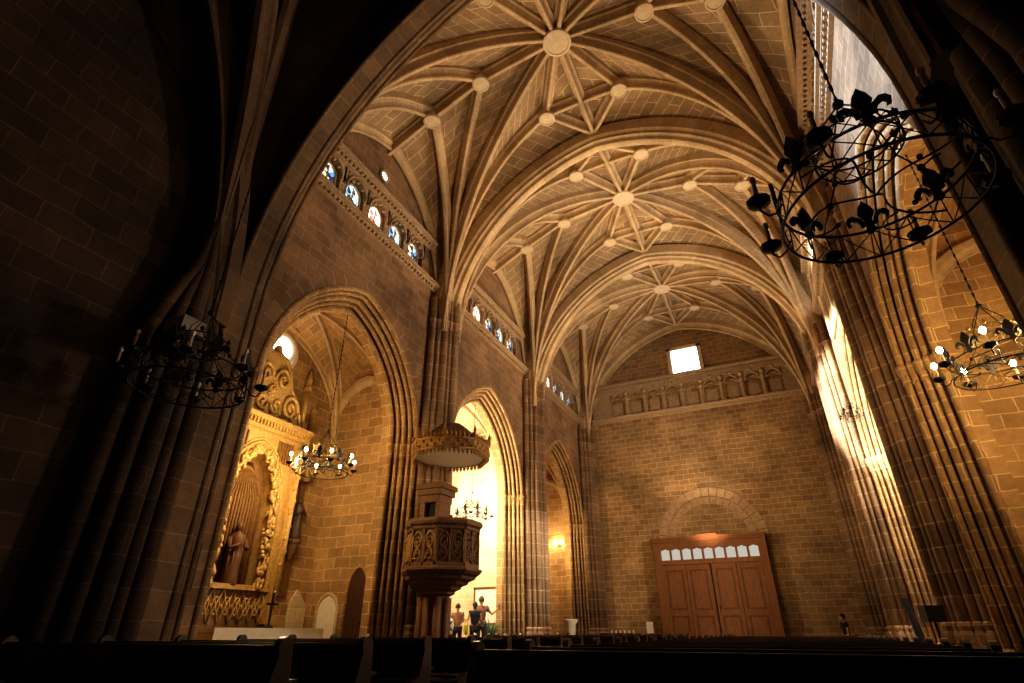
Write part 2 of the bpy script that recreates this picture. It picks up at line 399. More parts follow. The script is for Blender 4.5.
def star_vault(cx, cy, hx, hy, S_in, zs, pts, lift, web_mat, name, ribname='vault_rib', thick=1.0, ins=(.45,.35), ribmat='rib', lab=None):
    """pts: dict of ends relative to the centre, (x, y, z) for the + + corner"""
    order = pts['fan']
    w = MB(); ribs = []
    for sx in (-1, 1):
        for sy in (-1, 1):
            S = (cx + sx*(hx-ins[0]), cy + sy*(hy-ins[1]), zs); Sw = (cx + sx*(hx-.02), cy + sy*(hy-.02), zs - .2)
            g = lambda q, dz=0: (cx + sx*q[0], cy + sy*q[1], q[2] + dz)
            cur = [rib_curve(Sw, g(q, lift)) for q in order]
            wid = 0
            for a, b in zip(cur[:-1], cur[1:]):
                m = 8; n = len(a)
                va = [0]; 
                for i in range(1, n): va.append(va[-1] + ((a[i]-a[i-1]).length + (b[i]-b[i-1]).length)/2)
                P = [a[i].lerp(b[i], j/m) for i in range(n) for j in range(m+1)]
                fs = []; uvs = []
                for i in range(n-1):
                    for j in range(m):
                        fs.append((i*(m+1)+j, i*(m+1)+j+1, (i+1)*(m+1)+j+1, (i+1)*(m+1)+j))
                        u0 = (a[i]-b[i]).length; u1 = (a[i+1]-b[i+1]).length
                        uvs.append([((j/m-.5)*u0, va[i]), (((j+1)/m-.5)*u0, va[i]), (((j+1)/m-.5)*u1, va[i+1]), ((j/m-.5)*u1, va[i+1])])
                w.add(P, fs, uvs, smooth=True)
            for k, q in enumerate(order):
                if q in pts['noribs']: continue
                ribs.append(rib_curve(S, g(q)))
            if 'kite' in pts:
                C, A, T = [Vector(g(q, lift)) for q in pts['kite']]
                w.add([C, A, T], [(0,1,2)], [[(0,0),(1.2,1.6),(0,3.6)]])
    wo = w.build(name, web_mat, fix=False); struct(wo)
    if lab: wo['label'] = lab
    for P in ribs:
        h = P[-1]-P[0]; side = Vector((-h.y, h.x, 0)); m_ = MB(); m_.sweep(P, side, scale_prof(RP, thick)); m_.build(ribname, M[ribmat], wo)
    return wo
def nave_bay(cy, i):
    Wp, B2, B1, C, A, T = (6.2,0,15.35), (4.54,0,16.2), (2.7,0,17.02), (0,0,17.4), (1.3,2.3,17.15), (0,3.55,16.9)
    pts = dict(fan=[Wp,B2,B1,C,A,T], noribs=[T, Wp], kite=(C,A,T))
    wo = star_vault(XC, cy, 6.2, 3.75, None, 10.1, pts, .44, M['web'], 'ceiling' if i == 0 else 'ceiling_bay', ins=(.5,.42))
    g = lambda q, sx=1, sy=1: (XC+sx*q[0], cy+sy*q[1], q[2])
    for sx in (-1, 1):
        m = MB(); seg(m, g(C,sx), g(B1,sx), RP); seg(m, g(B1,sx), g(B2,sx), RP); seg(m, g(B2,sx), g(Wp,sx), RP); m.build('ridge_rib', M['rib'], wo)
        for sy in (-1, 1):
            m = MB(); seg(m, g(C,sx,sy), g(A,sx,sy), RP); seg(m, g(A,sx,sy), g(T,sx,sy), RP); m.build('lierne_rib', M['rib'], wo)
            m = MB(); P = rib_curve((XC+sx*6.15, cy+sy*3.4, 10.6), g((6.1,0,15.5),sx,sy)); m.sweep(P, (1,0,0), scale_prof(RP,.8)); m.build('wall_rib', M['rib'], wo)
    for sy in (-1, 1):
        m = MB(); seg(m, g(C,1,sy), g(T,1,sy), RP); m.build('ridge_rib', M['rib'], wo)
        m = MB(); seg(m, g(A,-1,sy), g(A,1,sy), RP, sag=.05); m.build('lierne_rib', M['rib'], wo)
    for q, r in [(C, .46)] + [((x*s, y, z), .29) for (x,y,z) in (B1,B2) for s in (-1,1)] + [((A[0]*s, A[1]*k, A[2]), .29) for s in (-1,1) for k in (-1,1)]:
        b = boss_mb(r).build('vault_boss', M['boss'], wo); b.location = (XC+q[0], cy+q[1], q[2]-.04)
    return wo
for i, cy in enumerate(BAYS): nave_bay(cy, i)
TP = [(-.34,.75),(-.34,.34),(-.26,.28),(-.26,.16),(-.16,.12),(-.13,0),(-.05,-.03),(.05,-.03),(.13,0),(.16,.12),(.26,.16),(.26,.28),(.34,.34),(.34,.75)]
for k, y in enumerate(ARCH_Y[1:3]):
    P = [(XC+u, y, z) for u, z in arch_path(5.66, .8, 10.05, 20)]
    o = MB().sweep(P, (0,1,0), TP).build('transverse_arch', M['rib'])
    tag(o, ['nearer moulded stone arch across the nave vault, springing above the pulpit', 'farther moulded stone arch across the nave vault'][k], 'arch', 'transverse arches of the nave vault')
P = [(XC+u, YF-.12, z) for u, z in arch_path(5.9, .8, 10.05, 20)]
struct(MB().sweep(P, (0,1,0), scale_prof(RP, 1.1)).build('trim_1', M['rib']))
# crossing vault (dark, overhead)
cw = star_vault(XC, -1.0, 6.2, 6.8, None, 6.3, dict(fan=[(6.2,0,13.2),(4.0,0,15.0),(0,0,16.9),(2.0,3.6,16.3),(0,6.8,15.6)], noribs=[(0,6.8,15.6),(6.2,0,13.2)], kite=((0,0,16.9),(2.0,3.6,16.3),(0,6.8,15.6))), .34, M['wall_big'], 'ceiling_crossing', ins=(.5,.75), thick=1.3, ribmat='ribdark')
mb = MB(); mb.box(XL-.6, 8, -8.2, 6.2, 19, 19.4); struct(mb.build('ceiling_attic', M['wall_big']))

# ------------------------------------------------------------------ piers
def make_pier(label, height=10.5):
    t = thing('clustered_pier', label, 'pillar', group='clustered stone piers carrying the nave vault')
    fn = lambda u, v, d: (u, v, d)
    core = [(-.05,-.66),(.16,-.66),(.38,-.47),(.52,-.22),(.52,.22),(.38,.47),(.16,.66),(-.05,.66)]
    m = MB(); m.extr(core, fn, .9, height+.7); m.build('core', M['pier'], t)
    sp = [(.60,0,.15),(.54,.20,.085),(.54,-.20,.085),(.45,.36,.12),(.45,-.36,.12),(.30,.53,.085),(.30,-.53,.085),(.13,.66,.12),(.13,-.66,.12)]
    for (x, y, r) in sp:
        MB().lathe([(r,.9),(r,height+.9)], 10, (x,y,0), smooth=True).build('shaft', M['pier'], t)
    m = MB(); big = lambda k: [(x*1.0 + (k if x > 0 else 0), y + (k if y > 0 else -k)) for x, y in core]
    for (k, z0, z1) in ((.34,0,.28),(.28,.28,.34),(.22,.34,.62),(.27,.62,.68),(.18,.68,.9)):
        m.extr(big(k), fn, z0, z1)
    m.build('plinth', M['pier'], t)
    for (x, y, r) in sp:
        MB().lathe([(r*1.5,.62),(r*1.5,.74),(r*1.15,.80),(r*1.55,.92),(r*1.5,1.05),(r*1.15,1.12),(r*1.35,1.2),(r*1.0,1.27)], 8, (x,y,0)).build('shaft_base', M['pier'], t)
    m = MB(); 
    for (x, y, r) in sp: m.lathe([(r*1.02,height-.30),(r*1.25,height-.27),(r*1.05,height-.22),(r*1.1,height-.08),(r*1.35,height-.02),(r*1.3,height+.03),(r*1.0,height+.08)], 8, (x,y,0))
    m.build('capital', M['pier'], t)
    return t
p0 = make_pier('clustered stone pier on the left that carries the pulpit')
p0.location = (XL, 13.85, 0)
dup(p0, (XL, 21.5, 0), 0, 'brightly side-lit clustered pier on the left, between the second and third chapels')
dup(p0, (XL, 29.0, 0), 0, 'clustered pier in the far left corner by the far wall')
dup(p0, (XR+.12, 13.85, 0), pi, 'dark clustered pier on the right, nearest the camera, beside the lit chandelier chapel')
dup(p0, (XR, 21.5, 0), pi, 'bright clustered pier on the right catching white daylight')
dup(p0, (XR, 29.0, 0), pi, 'clustered pier in the far right corner by the far wall')
cp = thing('crossing_pier', 'dark shafted pier on the left in front of the foreground arch', 'pillar', (XL, 5.1, 0))
for (x, y, r) in ((.30,-.55,.15),(.48,-.28,.12),(.52,0,.17),(.48,.28,.12),(.42,.55,.15)):
    MB().tube([(x,y,0),(x,y,5.6),(x+(.5-x)*.3,y*.8,6.2),(x+(.55-x)*.8,y*.35,7.2),(.75,-.2,8.2)], [r,r,r,r*.8,r*.3], 10).build('shaft', M['wall_big'], cp)
MB().box(-.05,.30,-.6,.7,0,6.3).build('core', M['wall_big'], cp)
MB().box(-.05,.72,-.78,.69,0,.5).build('plinth', M['wall_big'], cp)

cp2 = dup(cp, (XR+.27, 5.1, 0), pi, 'dark shafted pier at the right edge beside the foreground arch')
cp['group'] = cp2['group'] = 'shafted piers of the crossing'
# ------------------------------------------------------------------ cornices and blind arcades
def cornice(mb, a, b, out, z, h=.22, w=.28):
    a = Vector(a); b = Vector(b); out = Vector(out); L = (b-a).length; t = (b-a)/L
    def bx(s0, s1, o0, o1, z0, z1):
        P = [a + t*s + out*o + Vector((0,0,zz)) for zz in (z0,z1) for (s,o) in ((s0,o0),(s1,o0),(s1,o1),(s0,o1))]
        mb.add(P, [(0,3,2,1),(4,5,6,7),(0,1,5,4),(1,2,6,5),(2,3,7,6),(3,0,4,7)])
    bx(0, L, -.05, w, z+h*.6, z+h); bx(0, L, -.05, w*.7, z+h*.35, z+h*.6); bx(0, L, -.05, w*.35, z-.04, z+h*.35)
    n = int(L/.17)
    for k in range(n): bx(k*.17+.03, k*.17+.11, 0, w*.62, z+.0, z+h*.4)
tn = 2
for side in (-1, 1):
    x = XL if side < 0 else XR
    for cy in BAYS:
        for z, h in ((Z_LC-.12, .2), (Z_UC, .26)):
            m = MB(); cornice(m, (x, cy-3.75, 0), (x, cy+3.75, 0), (-side, 0, 0), z, h)
            struct(m.build('trim_%d' % tn, M['carve'])); tn += 1
wi = 1
NY = [-2.15, -1.1, -.05, .98, 2.0]
for side in (-1, 1):
    for bi, cy in enumerate(BAYS):
        x = XL if side < 0 else XR; sg = side
        if side > 0 and bi == 1: continue
        t = thing('blind_arcade', '', 'carving', (x, cy, 0), 0, 'carved arcades between the cornices')
        t['label'] = {(-1,0):'carved stone arcade around the five large stained windows over the altarpiece chapel', (-1,1):'carved stone arcade around the row of stained windows past the pulpit pier', (-1,2):'carved stone arcade around the farthest row of stained windows', (1,0):'carved stone arcade high on the right wall near the black chandelier', (1,2):'carved stone arcade high on the far right wall'}[(side,bi)]
        ys = NY
        edges = [-3.3] + [(a+b)/2 for a, b in zip(ys[:-1], ys[1:])] + [3.3]
        for e_ in [(a+b)/2 for a, b in zip(ys[:-1], ys[1:])]:
            posts = MB(); posts.box(sg*.05, sg*.43, e_-.11, e_+.11, 11.95, 13.0); posts.build('arcade_post', M['carve'], t)
        for a_, b_ in ((-3.75,-2.6),(2.45,3.75)):
            posts = MB(); posts.box(sg*.02, sg*.43, a_, b_, 11.95, 13.36); posts.build('end_block', M['wall'], t)
        hd = MB()
        for yy in ys:
            pp = arch_path(.40, .2, 12.72, 6)
            poly_l = [(u+yy, z) for u, z in pp]
            for (u0,z0),(u1,z1) in zip(poly_l[:-1], poly_l[1:]):
                P = [(0,u0,z0),(0,u1,z1),(0,u1,13.35),(0,u0,13.35)]; Q = [(sg*.2,)+p[1:] for p in P]
                hd.add(P+Q, [(0,1,2,3),(4,5,6,7),(0,1,5,4)])
            hd.box(sg*.02, sg*.2, yy-.56, yy-.40, 12.7, 13.35); hd.box(sg*.02, sg*.2, yy+.40, yy+.56, 12.7, 13.35)
            for k in (-1,0,1): hd.ball((-sg*.01, yy+k*.2, 13.12-.12*abs(k)), .06, 6, 4)
            hd.tube([(-sg*.02, u+yy, z) for u, z in arch_path(.42,.2,12.72,6)], .03, 5)
        hd.build('arch_head', M['carve'], t)
        if side > 0: continue
        for j, yy in enumerate(ys):
            w = thing('window_%d' % wi, 'small stained glass window, number %d' % wi, 'window', (x - .17, cy + yy, 0), 0, None, 'structure'); wi += 1
            del w['label']
            p = MB(); P = arch_path(.31, .05, 12.70, 6, 11.97); n = len(P)
            p.add([(0, u, z) for u, z in P], [tuple(range(n))])
            p.build('stained_glass', M[['glass_a','glass_b','glass_c','glass_b','glass_a'][j]] if bi == 0 else M[['glass_a','glass_c','glass_a','glass_b','glass_a'][j]], w)
            fr = MB(); fr.tube([(.02, u, z) for u, z in P], .04, 5, closed=True); fr.bar((.02,0,11.98),(.02,0,12.95),.035); fr.bar((.02,-.3,12.45),(.02,.3,12.45),.025)
            fr.build('window_frame', M['carve'], w)
# small oculus over the first row
w = thing('window_%d' % wi, None, 'window', (XL, 9.95, 14.3), 0, None, 'structure'); wi += 1
MB().lathe([(.16,0),(.001,0)], 14).build('glass_pane', M['oculus'], w).rotation_euler = (0, pi/2, 0)
w.children[0].location = (.03, 0, 0)
fr = MB(); fr.tube([(.04, .19*cos(2*pi*k/14), .19*sin(2*pi*k/14)) for k in range(14)], .05, 6, closed=True); fr.build('window_frame', M['carve'], w)

# far wall arcade
for z, h in ((11.72, .2), (13.65, .28)):
    m = MB(); cornice(m, (-8.8, YF, 0), (2.3, YF, 0), (0,-1,0), z, h, .32); struct(m.build('trim_%d' % tn, M['carve'])); tn += 1
t = thing('blind_arcade', 'carved arcade of nine shallow niches across the far wall below the square window', 'carving', (0, YF, 0), 0, 'carved arcades between the cornices')
NX = [-7.19 + 1.04*k for k in range(9)]
m = MB(); m.box(-8.7, NX[0]-.42, -.14, .02, 11.9, 13.7); m.box(NX[-1]+.42, 2.2, -.14, .02, 11.9, 13.7); m.box(-8.7, 2.2, -.22, .02, 13.3, 13.7); m.build('frame', M['carve'], t)
for a, b in zip(NX[:-1], NX[1:]):
    c = (a+b)/2; m = MB(); m.box(c-.12, c+.12, -.2, .02, 11.9, 13.6)
    m.lathe([(.10,11.92),(.10,12.05),(.06,12.12),(.06,12.85),(.11,12.95),(.09,13.02)], 8, (c,-.22,0))
    m.ball((c,-.24,13.25), .13, 7, 5); m.build('colonnette', M['carve'], t)
for c in NX:
    m = MB(); pp = arch_path(.36, .1, 12.85, 6)
    for (u0,z0),(u1,z1) in zip(pp[:-1], pp[1:]):
        P = [(c+u0,-.18,z0),(c+u1,-.18,z1),(c+u1,-.18,13.45),(c+u0,-.18,13.45)]; m.add(P + [(p[0],.02,p[2]) for p in P], [(0,1,2,3),(0,1,5,4)])
    m.tube([(c+u,-.2,z) for u,z in pp], .04, 6)
    for s in (-1, 1): m.tube([(c+s*.36,-.19,12.9),(c+s*.16,-.19,12.95),(c+s*.16,-.19,13.1),(c,-.19,13.0)], .03, 5)
    m.ball((c,-.22,13.42), .09, 6, 5)
    m.box(c-.36, c+.36, -.06, .02, 11.9, 12.0); m.box(c-.28,c+.28,-.05,.02,12.06,12.7)
    m.build('niche_arch', M['carve'], t)
# far square window
w = thing('window_%d' % wi, None, 'window', (-3.12, YF, 14.62), 0, None, 'structure'); wi += 1
m = MB(); m.box(-.72,.72,-.03,-.01,-.75,.75); m.build('glass_pane', M['daylight'], w)
m = MB()
for (a,b,c_,d) in ((-.95,-.74,-.95,.95),(.74,.95,-.95,.95),(-.95,.95,.77,.97),(-.95,.95,-.97,-.77)): m.box(a,b,-.2,.02,c_,d)
m.build('stone_surround', M['boss'], w)
m = MB(); m.box(-.02,.02,-.06,-.03,-.75,.75); m.box(-.72,.72,-.06,-.03,.1,.14)
for k in (-.36,.36): m.box(k-.012,k+.012,-.05,-.03,-.75,.75)
m.build('glazing_bar', M['grey'], w)
# walled-up round arch over the porch
t = thing('relieving_arch', 'pale ring of arch stones flush in the far wall above the porch', 'arch', (-3.25, YF, 5.0))
m = MB()
for (r0, r1) in ((1.75,2.08),(2.14,2.55)):
    n = 19
    for k in range(n):
        a0 = pi*k/n + .012; a1 = pi*(k+1)/n - .012
        q = [(r*cos(a), r*sin(a)) for r, a in ((r0,a0),(r0,a1),(r1,a1),(r1,a0))]
        m.add([(u,-.03,v) for u,v in q] + [(u,.02,v) for u,v in q], [(0,1,2,3),(0,1,5,4),(1,2,6,5),(2,3,7,6),(3,0,4,7)])
m.build('arch_stones', plain('arch stones', (.46,.32,.20), .9, var=.35, scale=5), t)

# tall bright window in the right wall, second bay
w = thing('window_%d' % wi, None, 'window', (XR, 17.68, 0), 0, None, 'structure'); wi += 1
P = arch_path(1.9, 1.2, 11.3, 8, 10.1)
m = MB(); m.add([(.30,u,z) for u,z in P], [tuple(range(len(P)))]); m.build('glass_pane', M['dayright'], w)
m = MB(); m.tube([(-.01,u,z) for u,z in P], .12, 8, closed=True); m.build('window_frame', M['pale'], w)
m = MB()
for k in (-.6,.6): m.tube([(.02,k,10.1),(.02,k,13.2)], .05, 6)
m.build('mullion', M['pale'], w)

# ------------------------------------------------------------------ chapels
def chapel(side, cy, mat, idx):
    sg = side; x0 = (XL if side < 0 else XR) + sg*.9; x1 = (XL if side < 0 else XR) + sg*3.3; hy = 2.92
    nm = 'wall_chapel'
    m = MB(); m.box(x1, x1+sg*.3, cy-hy-.3, cy+hy+.3, 0, 10.8); b = m.build(nm + '_back', mat); struct(b)
    for s in (-1, 1):
        m = MB(); m.box(x0, x1, cy+s*hy, cy+s*(hy+.3), 0, 10.8); struct(m.build(nm + '_side', mat))
    m = MB(); m.box(x0-sg*.55, x1, cy-hy+.0, cy+hy, 0, .4); struct(m.build('floor_chapel', M['floor']))
    cx = (x0+x1)/2; hx = abs(x1-x0)/2
    v = star_vault(cx, cy, hx, hy, None, 6.7, dict(fan=[(hx,0,9.35),(0,0,9.75),(0,hy,9.15)], noribs=[(hx,0,9.35),(0,hy,9.15)]), .18, mat, 'ceiling_chapel', thick=.75, ins=(.12,.12))
    b = boss_mb(.24).build('vault_boss', M['boss'], v); b.location = (cx, cy, 9.75)
    for (pth, sd) in (([(cx+u, cy+hy-.06, z) for u, z in arch_path(hx-.05,.35,6.9,10)], (0,1,0)), ([(x1-sg*.06, cy+u, z) for u, z in arch_path(hy-.15,.1,6.5,10)], (1,0,0))):
        MB().sweep(pth, sd, scale_prof(RP,.6)).build('wall_rib', M['rib'], v)
    return cx
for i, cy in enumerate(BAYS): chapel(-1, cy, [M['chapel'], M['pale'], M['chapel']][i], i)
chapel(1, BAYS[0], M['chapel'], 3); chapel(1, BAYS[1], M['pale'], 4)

# --- first left chapel: altarpiece
XB = -12.8; YC1 = 10.03
al = thing('altarpiece', 'gilded carved altarpiece with an arched niche and scrolled pediment', 'altarpiece', (XB, YC1-.1, .4)); al.scale = (1,.72,.97)
fnx = lambda u, z, d: (d, u, z)
# body frame with arched niche
m = MB(); arch_wall(m, fnx, -1.85, 1.85, 1.72, 5.75, [(0,1.02,4.0,.25)], .01, .45); m.build('body', M['gold'], al)
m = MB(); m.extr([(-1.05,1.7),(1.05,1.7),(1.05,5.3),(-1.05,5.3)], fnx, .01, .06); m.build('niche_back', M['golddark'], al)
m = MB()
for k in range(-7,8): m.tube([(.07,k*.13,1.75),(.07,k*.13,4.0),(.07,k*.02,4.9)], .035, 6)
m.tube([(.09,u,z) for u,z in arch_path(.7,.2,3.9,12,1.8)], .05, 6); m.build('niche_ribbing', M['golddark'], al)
m = MB()   # scalloped niche border
pth = arch_path(1.0, .25, 4.0, 14, 1.8)
rnd = random.Random(3)
for k, (u, z) in enumerate(pth + [(sg_*1.0, 1.8+.11*q) for q in range(20) for sg_ in (-1,1)]):
    for q in range(5):
        o1 = rnd.uniform(-.15,.19)*(1 if u > 0 else -1); m.ball((.44+rnd.uniform(0,.12), u+o1, z+rnd.uniform(-.09,.09)), rnd.uniform(.035,.085), 6, 4, (.8, rnd.uniform(.7,1.6), rnd.uniform(.7,1.8)))
m.build('leaf_border', M['gold'], al)
m = MB(); m.tube([(.47,u,z) for u,z in arch_path(1.22,.25,4.0,14,1.8)], .05, 6); m.tube([(.47,u,z) for u,z in arch_path(1.32,.25,4.0,14,1.8)], .03, 6); m.build('arch_moulding', M['gold'], al)
for s in (-1, 1):
    m = MB(); m.box(.4,.62,s*1.55,s*1.85,.9,5.5); m.tube([(.62,s*1.7,1.1),(.62,s*1.7,5.3)], .10, 8)
    for k in range(12): m.ball((.66, s*(1.7+.06*(-1)**k), 1.3+k*.34), .07, 6, 4)
    m.box(.4,.7,s*1.5,s*1.9,5.3,5.5); m.box(.4,.7,s*1.5,s*1.9,.9,1.1); m.build('pilaster', M['gold'], al)
    m = MB()
    for k in range(6): m.box(.45,.5, s*(.75+.13*k)-.03, s*(.75+.13*k)+.03, 5.0-.0*k, 5.62)
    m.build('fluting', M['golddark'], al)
m = MB(); m.box(.0,.62,-1.95,1.95,5.75,5.98); m.box(.0,.74,-2.05,2.05,5.98,6.12); m.box(.0,.52,-1.9,1.9,6.12,6.2)
for k in range(26): m.box(.62,.70,-1.95+.153*k,-1.95+.153*k+.08,5.84,5.98)
m.build('entablature', M['gold'], al)
m = MB()   # scrolled pediment
poly = [(-1.75,6.2),(1.75,6.2),(1.65,6.6),(1.3,7.1),(1.0,7.25),(.85,7.7),(.5,8.1),(0,8.3),(-.5,8.1),(-.85,7.7),(-1.0,7.25),(-1.3,7.1),(-1.65,6.6)]
m.extr(poly, fnx, .02, .28); m.build('pediment', M['gold'], al)
def spiral(c, r0, turns, s, d, z_up=1, n=26):
    return [(d, c[0]+s*r0*(1-.85*i/n)*cos(turns*2*pi*i/n), c[1]+z_up*r0*(1-.85*i/n)*sin(turns*2*pi*i/n)) for i in range(n+1)]
for s in (-1, 1):
    m = MB(); m.tube(spiral((s*1.05,6.72),.42,1.6,s,.33), .075, 6); m.tube(spiral((s*.45,7.5),.36,1.5,-s,.33), .065, 6); m.tube(spiral((s*.35,6.65),.28,1.4,-s,.33,-1), .055, 6)
    m.tube([(.3,s*1.75,6.2),(.3,s*1.6,6.65),(.3,s*1.25,7.12),(.3,s*.98,7.3),(.3,s*.8,7.75),(.3,s*.45,8.15),(.3,0,8.3)], .07, 6)
    for k in range(9): m.ball((.34, s*(.2+.17*k), 6.4+.12*(k%3)), .07, 6, 4)
    m.build('scroll', M['gold'], al)
m = MB(); 
for a in range(8): m.ball((.34, .14*cos(a*pi/4), 7.05+.14*sin(a*pi/4)), .07, 6, 4)
m.ball((.36,0,7.05),.1,8,6); m.build('rosette', M['gold'], al); m = MB(); m.ball((.2,0,8.42),.16,8,6); m.build('finial', M['gold'], al)
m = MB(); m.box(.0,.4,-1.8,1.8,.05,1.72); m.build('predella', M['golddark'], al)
m = MB(); m.box(.38,.52,-1.88,1.88,1.66,1.78)
for k in range(9):
    c = -1.6+.4*k
    m.tube([(.42,c-.2,.9),(.42,c,1.28),(.42,c+.2,1.64)], .03, 5); m.tube([(.42,c+.2,.9),(.42,c,1.28),(.42,c-.2,1.64)], .03, 5)
    m.tube([(.42,c+.14*cos(j*pi/4),1.28+.2*sin(j*pi/4)) for j in range(8)], .025, 5, closed=True); m.ball((.43,c+.2,1.28),.05,6,4)
m.build('predella_tracery', M['gold'], al)
for s in (-1, 1):    # side pinnacles
    m = MB(); y = s*2.0; m.box(.02,.3,y-.14,y+.14,6.12,6.5); m.tube([(.16,y,6.5),(.16,y,7.6)], .09, 8); m.lathe([(.16,7.6),(.16,7.72),(.09,7.78),(.12,7.95),(.02,8.35)], 8, (.16,y,0)); m.build('pinnacle', M['gold'], al)
    m = MB(); y = s*2.6; m.tube([(.12,y,5.6),(.12,y,7.0)], .07, 8); m.lathe([(.12,7.0),(.12,7.1),(.06,7.2),(.01,7.5)], 8, (.12,y,0)); m.box(.02,.26,y-.13,y+.13,5.4,5.6); m.build('pinnacle', M['gold'], al)
    # side wing with canopy and corbel
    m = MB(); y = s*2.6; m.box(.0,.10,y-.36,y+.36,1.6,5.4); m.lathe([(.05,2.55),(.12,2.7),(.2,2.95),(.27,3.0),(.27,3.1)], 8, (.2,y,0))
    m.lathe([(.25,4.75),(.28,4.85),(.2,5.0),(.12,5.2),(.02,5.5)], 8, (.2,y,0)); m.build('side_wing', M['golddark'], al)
# carved saint in the right wing
def statue(name, label, loc, h, mat, rz=0):
    t = thing(name, label, 'statue', loc, rz); m = MB(); k = h
    m.lathe([(.16*k,0),(.17*k,.03*k),(.15*k,.2*k),(.12*k,.45*k),(.13*k,.6*k),(.15*k,.72*k),(.11*k,.80*k),(.045*k,.83*k),(.04*k,.86*k)], 12, (0,0,0), smooth=True, sq=.8)
    m.ball((0,0,.92*k), .075*k, 10, 8, (.85,.9,1.1)); m.ball((.07*k,0,.91*k), .015*k, 6, 4)
    m.tube([(0,.15*k,.72*k),(.08*k,.17*k,.58*k),(.17*k,.06*k,.60*k)], [.045*k,.04*k,.03*k], 7); m.tube([(0,-.15*k,.72*k),(.08*k,-.17*k,.56*k),(.17*k,-.05*k,.62*k)], [.045*k,.04*k,.03*k], 7)
    m.build('figure', mat, t); m = MB()
    for a in range(7): m.tube([(.13*k*cos(a*.7-2.1),.11*k*sin(a*.7-2.1),.04*k),(.10*k*cos(a*.7-2.1),.1*k*sin(a*.7-2.1),.62*k)], .018*k, 5)
    m.build('robe_folds', mat, t); return t
statue('saint_statue', 'dark robed saint statue on a corbel at the right side of the altarpiece', (XB+.24, YC1-.1+1.87, 3.42), 1.15, plain('dark painted wood', (.06,.04,.03), .6))
statue('saint_statue', 'red-brown painted saint statue standing in the arched niche of the gilded altarpiece', (XB+.30, YC1-.1, 2.09), 1.5, plain('painted wood', (.12,.05,.025), .55, var=.5, scale=8))
# altar block with white cloth
at_ = thing('altar_table', 'white-clothed altar table in front of the gilded altarpiece', 'altar', (-11.6, 10.5, .4))
MB().box(-.4,.4,-1.6,1.45,0,.72).build('altar_body', M['pale'], at_); 
MB().box(-.45,.45,-1.7,1.5,.70,.78).build('altar_cloth', M['white'], at_); MB().box(.44,.46,-1.7,1.5,.42,.76).build('cloth_front', M['white'], at_)
cr = thing('altar_cross', 'small dark standing crucifix on the white altar', 'crucifix', (-11.75, 10.75, 1.18)); m = MB(); m.lathe([(.12,0),(.12,.03),(.03,.07),(.02,.1)],10); m.box(-.02,.02,-.02,.02,.08,.78); m.box(-.02,.02,-.17,.17,.5,.55); m.build('cross', M['black'], cr)
# painted pool of light and door in the side wall of chapel 1
def niche(x0, x1, y, z0, z1, nm, lab, mat, back, ry=0, e=.2):
    t = thing(nm, lab, 'niche' if nm != 'pointed_door' else 'door', ((x0+x1)/2, y, 0)); hw = (x1-x0)/2
    P = arch_path(hw, e*hw, z1 - sqrt((hw+e*hw)**2-(e*hw)**2), 8, z0)
    m = MB(); m.extr(P, lambda u, v, d: (u, d, v), -.03, .0); m.build('panel', mat, t)
    m = MB(); m.tube([(u,-.03,v) for u,v in P], .05, 6); m.build('stone_edge', back, t)
    return t
niche(-12.35, -11.6, 12.95, .4, 2.05, 'painted_pool', 'pale arched panel, a pool of light painted in the chapel corner', M['white2'], M['pale'])  # pale arch stands in for light falling on the side wall
pd = niche(-11.35, -10.62, 12.95, .4, 2.75, 'pointed_door', 'dark narrow pointed door in the lit chapel wall', M['darkdoor'], M['chapel'], e=.9)
m = MB(); m.ball((.25,-.07,1.3), .04, 8, 6); m.build('door_knob', M['iron'], pd)
for k in range(5): 
    m = MB(); m.box(-.26+.13*k-.005,-.26+.13*k+.005,-.036,-.03,.45,2.2); m.build('plank_joint', M['black'], pd)
t = thing('painted_patch', 'pale slab leaning in the corner beside the altarpiece', 'patch', (XB+.02, 12.55, .4))
m = MB(); m.extr([(-.32,0),(.3,0),(.3,1.35),(-.1,1.75),(-.32,1.4)], fnx, 0, .08); m.build('patch', M['pale'], t)  # pale shape stands in for light on the back wall
# oculus
w = thing('window_%d' % wi, None, 'window', (XB, 10.15, 8.75), 0, None, 'structure'); wi += 1
m = MB(); m.add([(.03,.34*cos(2*pi*k/20),.34*sin(2*pi*k/20)) for k in range(20)], [tuple(range(20))]); m.build('glass_pane', M['oculus'], w)
m = MB(); m.sweep([(.02,.60*cos(2*pi*k/24),.60*sin(2*pi*k/24)) for k in range(25)], (1,0,0), [(0,-.12),(.12,.1),(0,.1)]); m.build('splayed_reveal', M['white2'], w)
m = MB(); m.tube([(.06,.48*cos(2*pi*k/20),.48*sin(2*pi*k/20)) for k in range(20)], .12, 8, closed=True); m.build('window_frame', M['white2'], w)

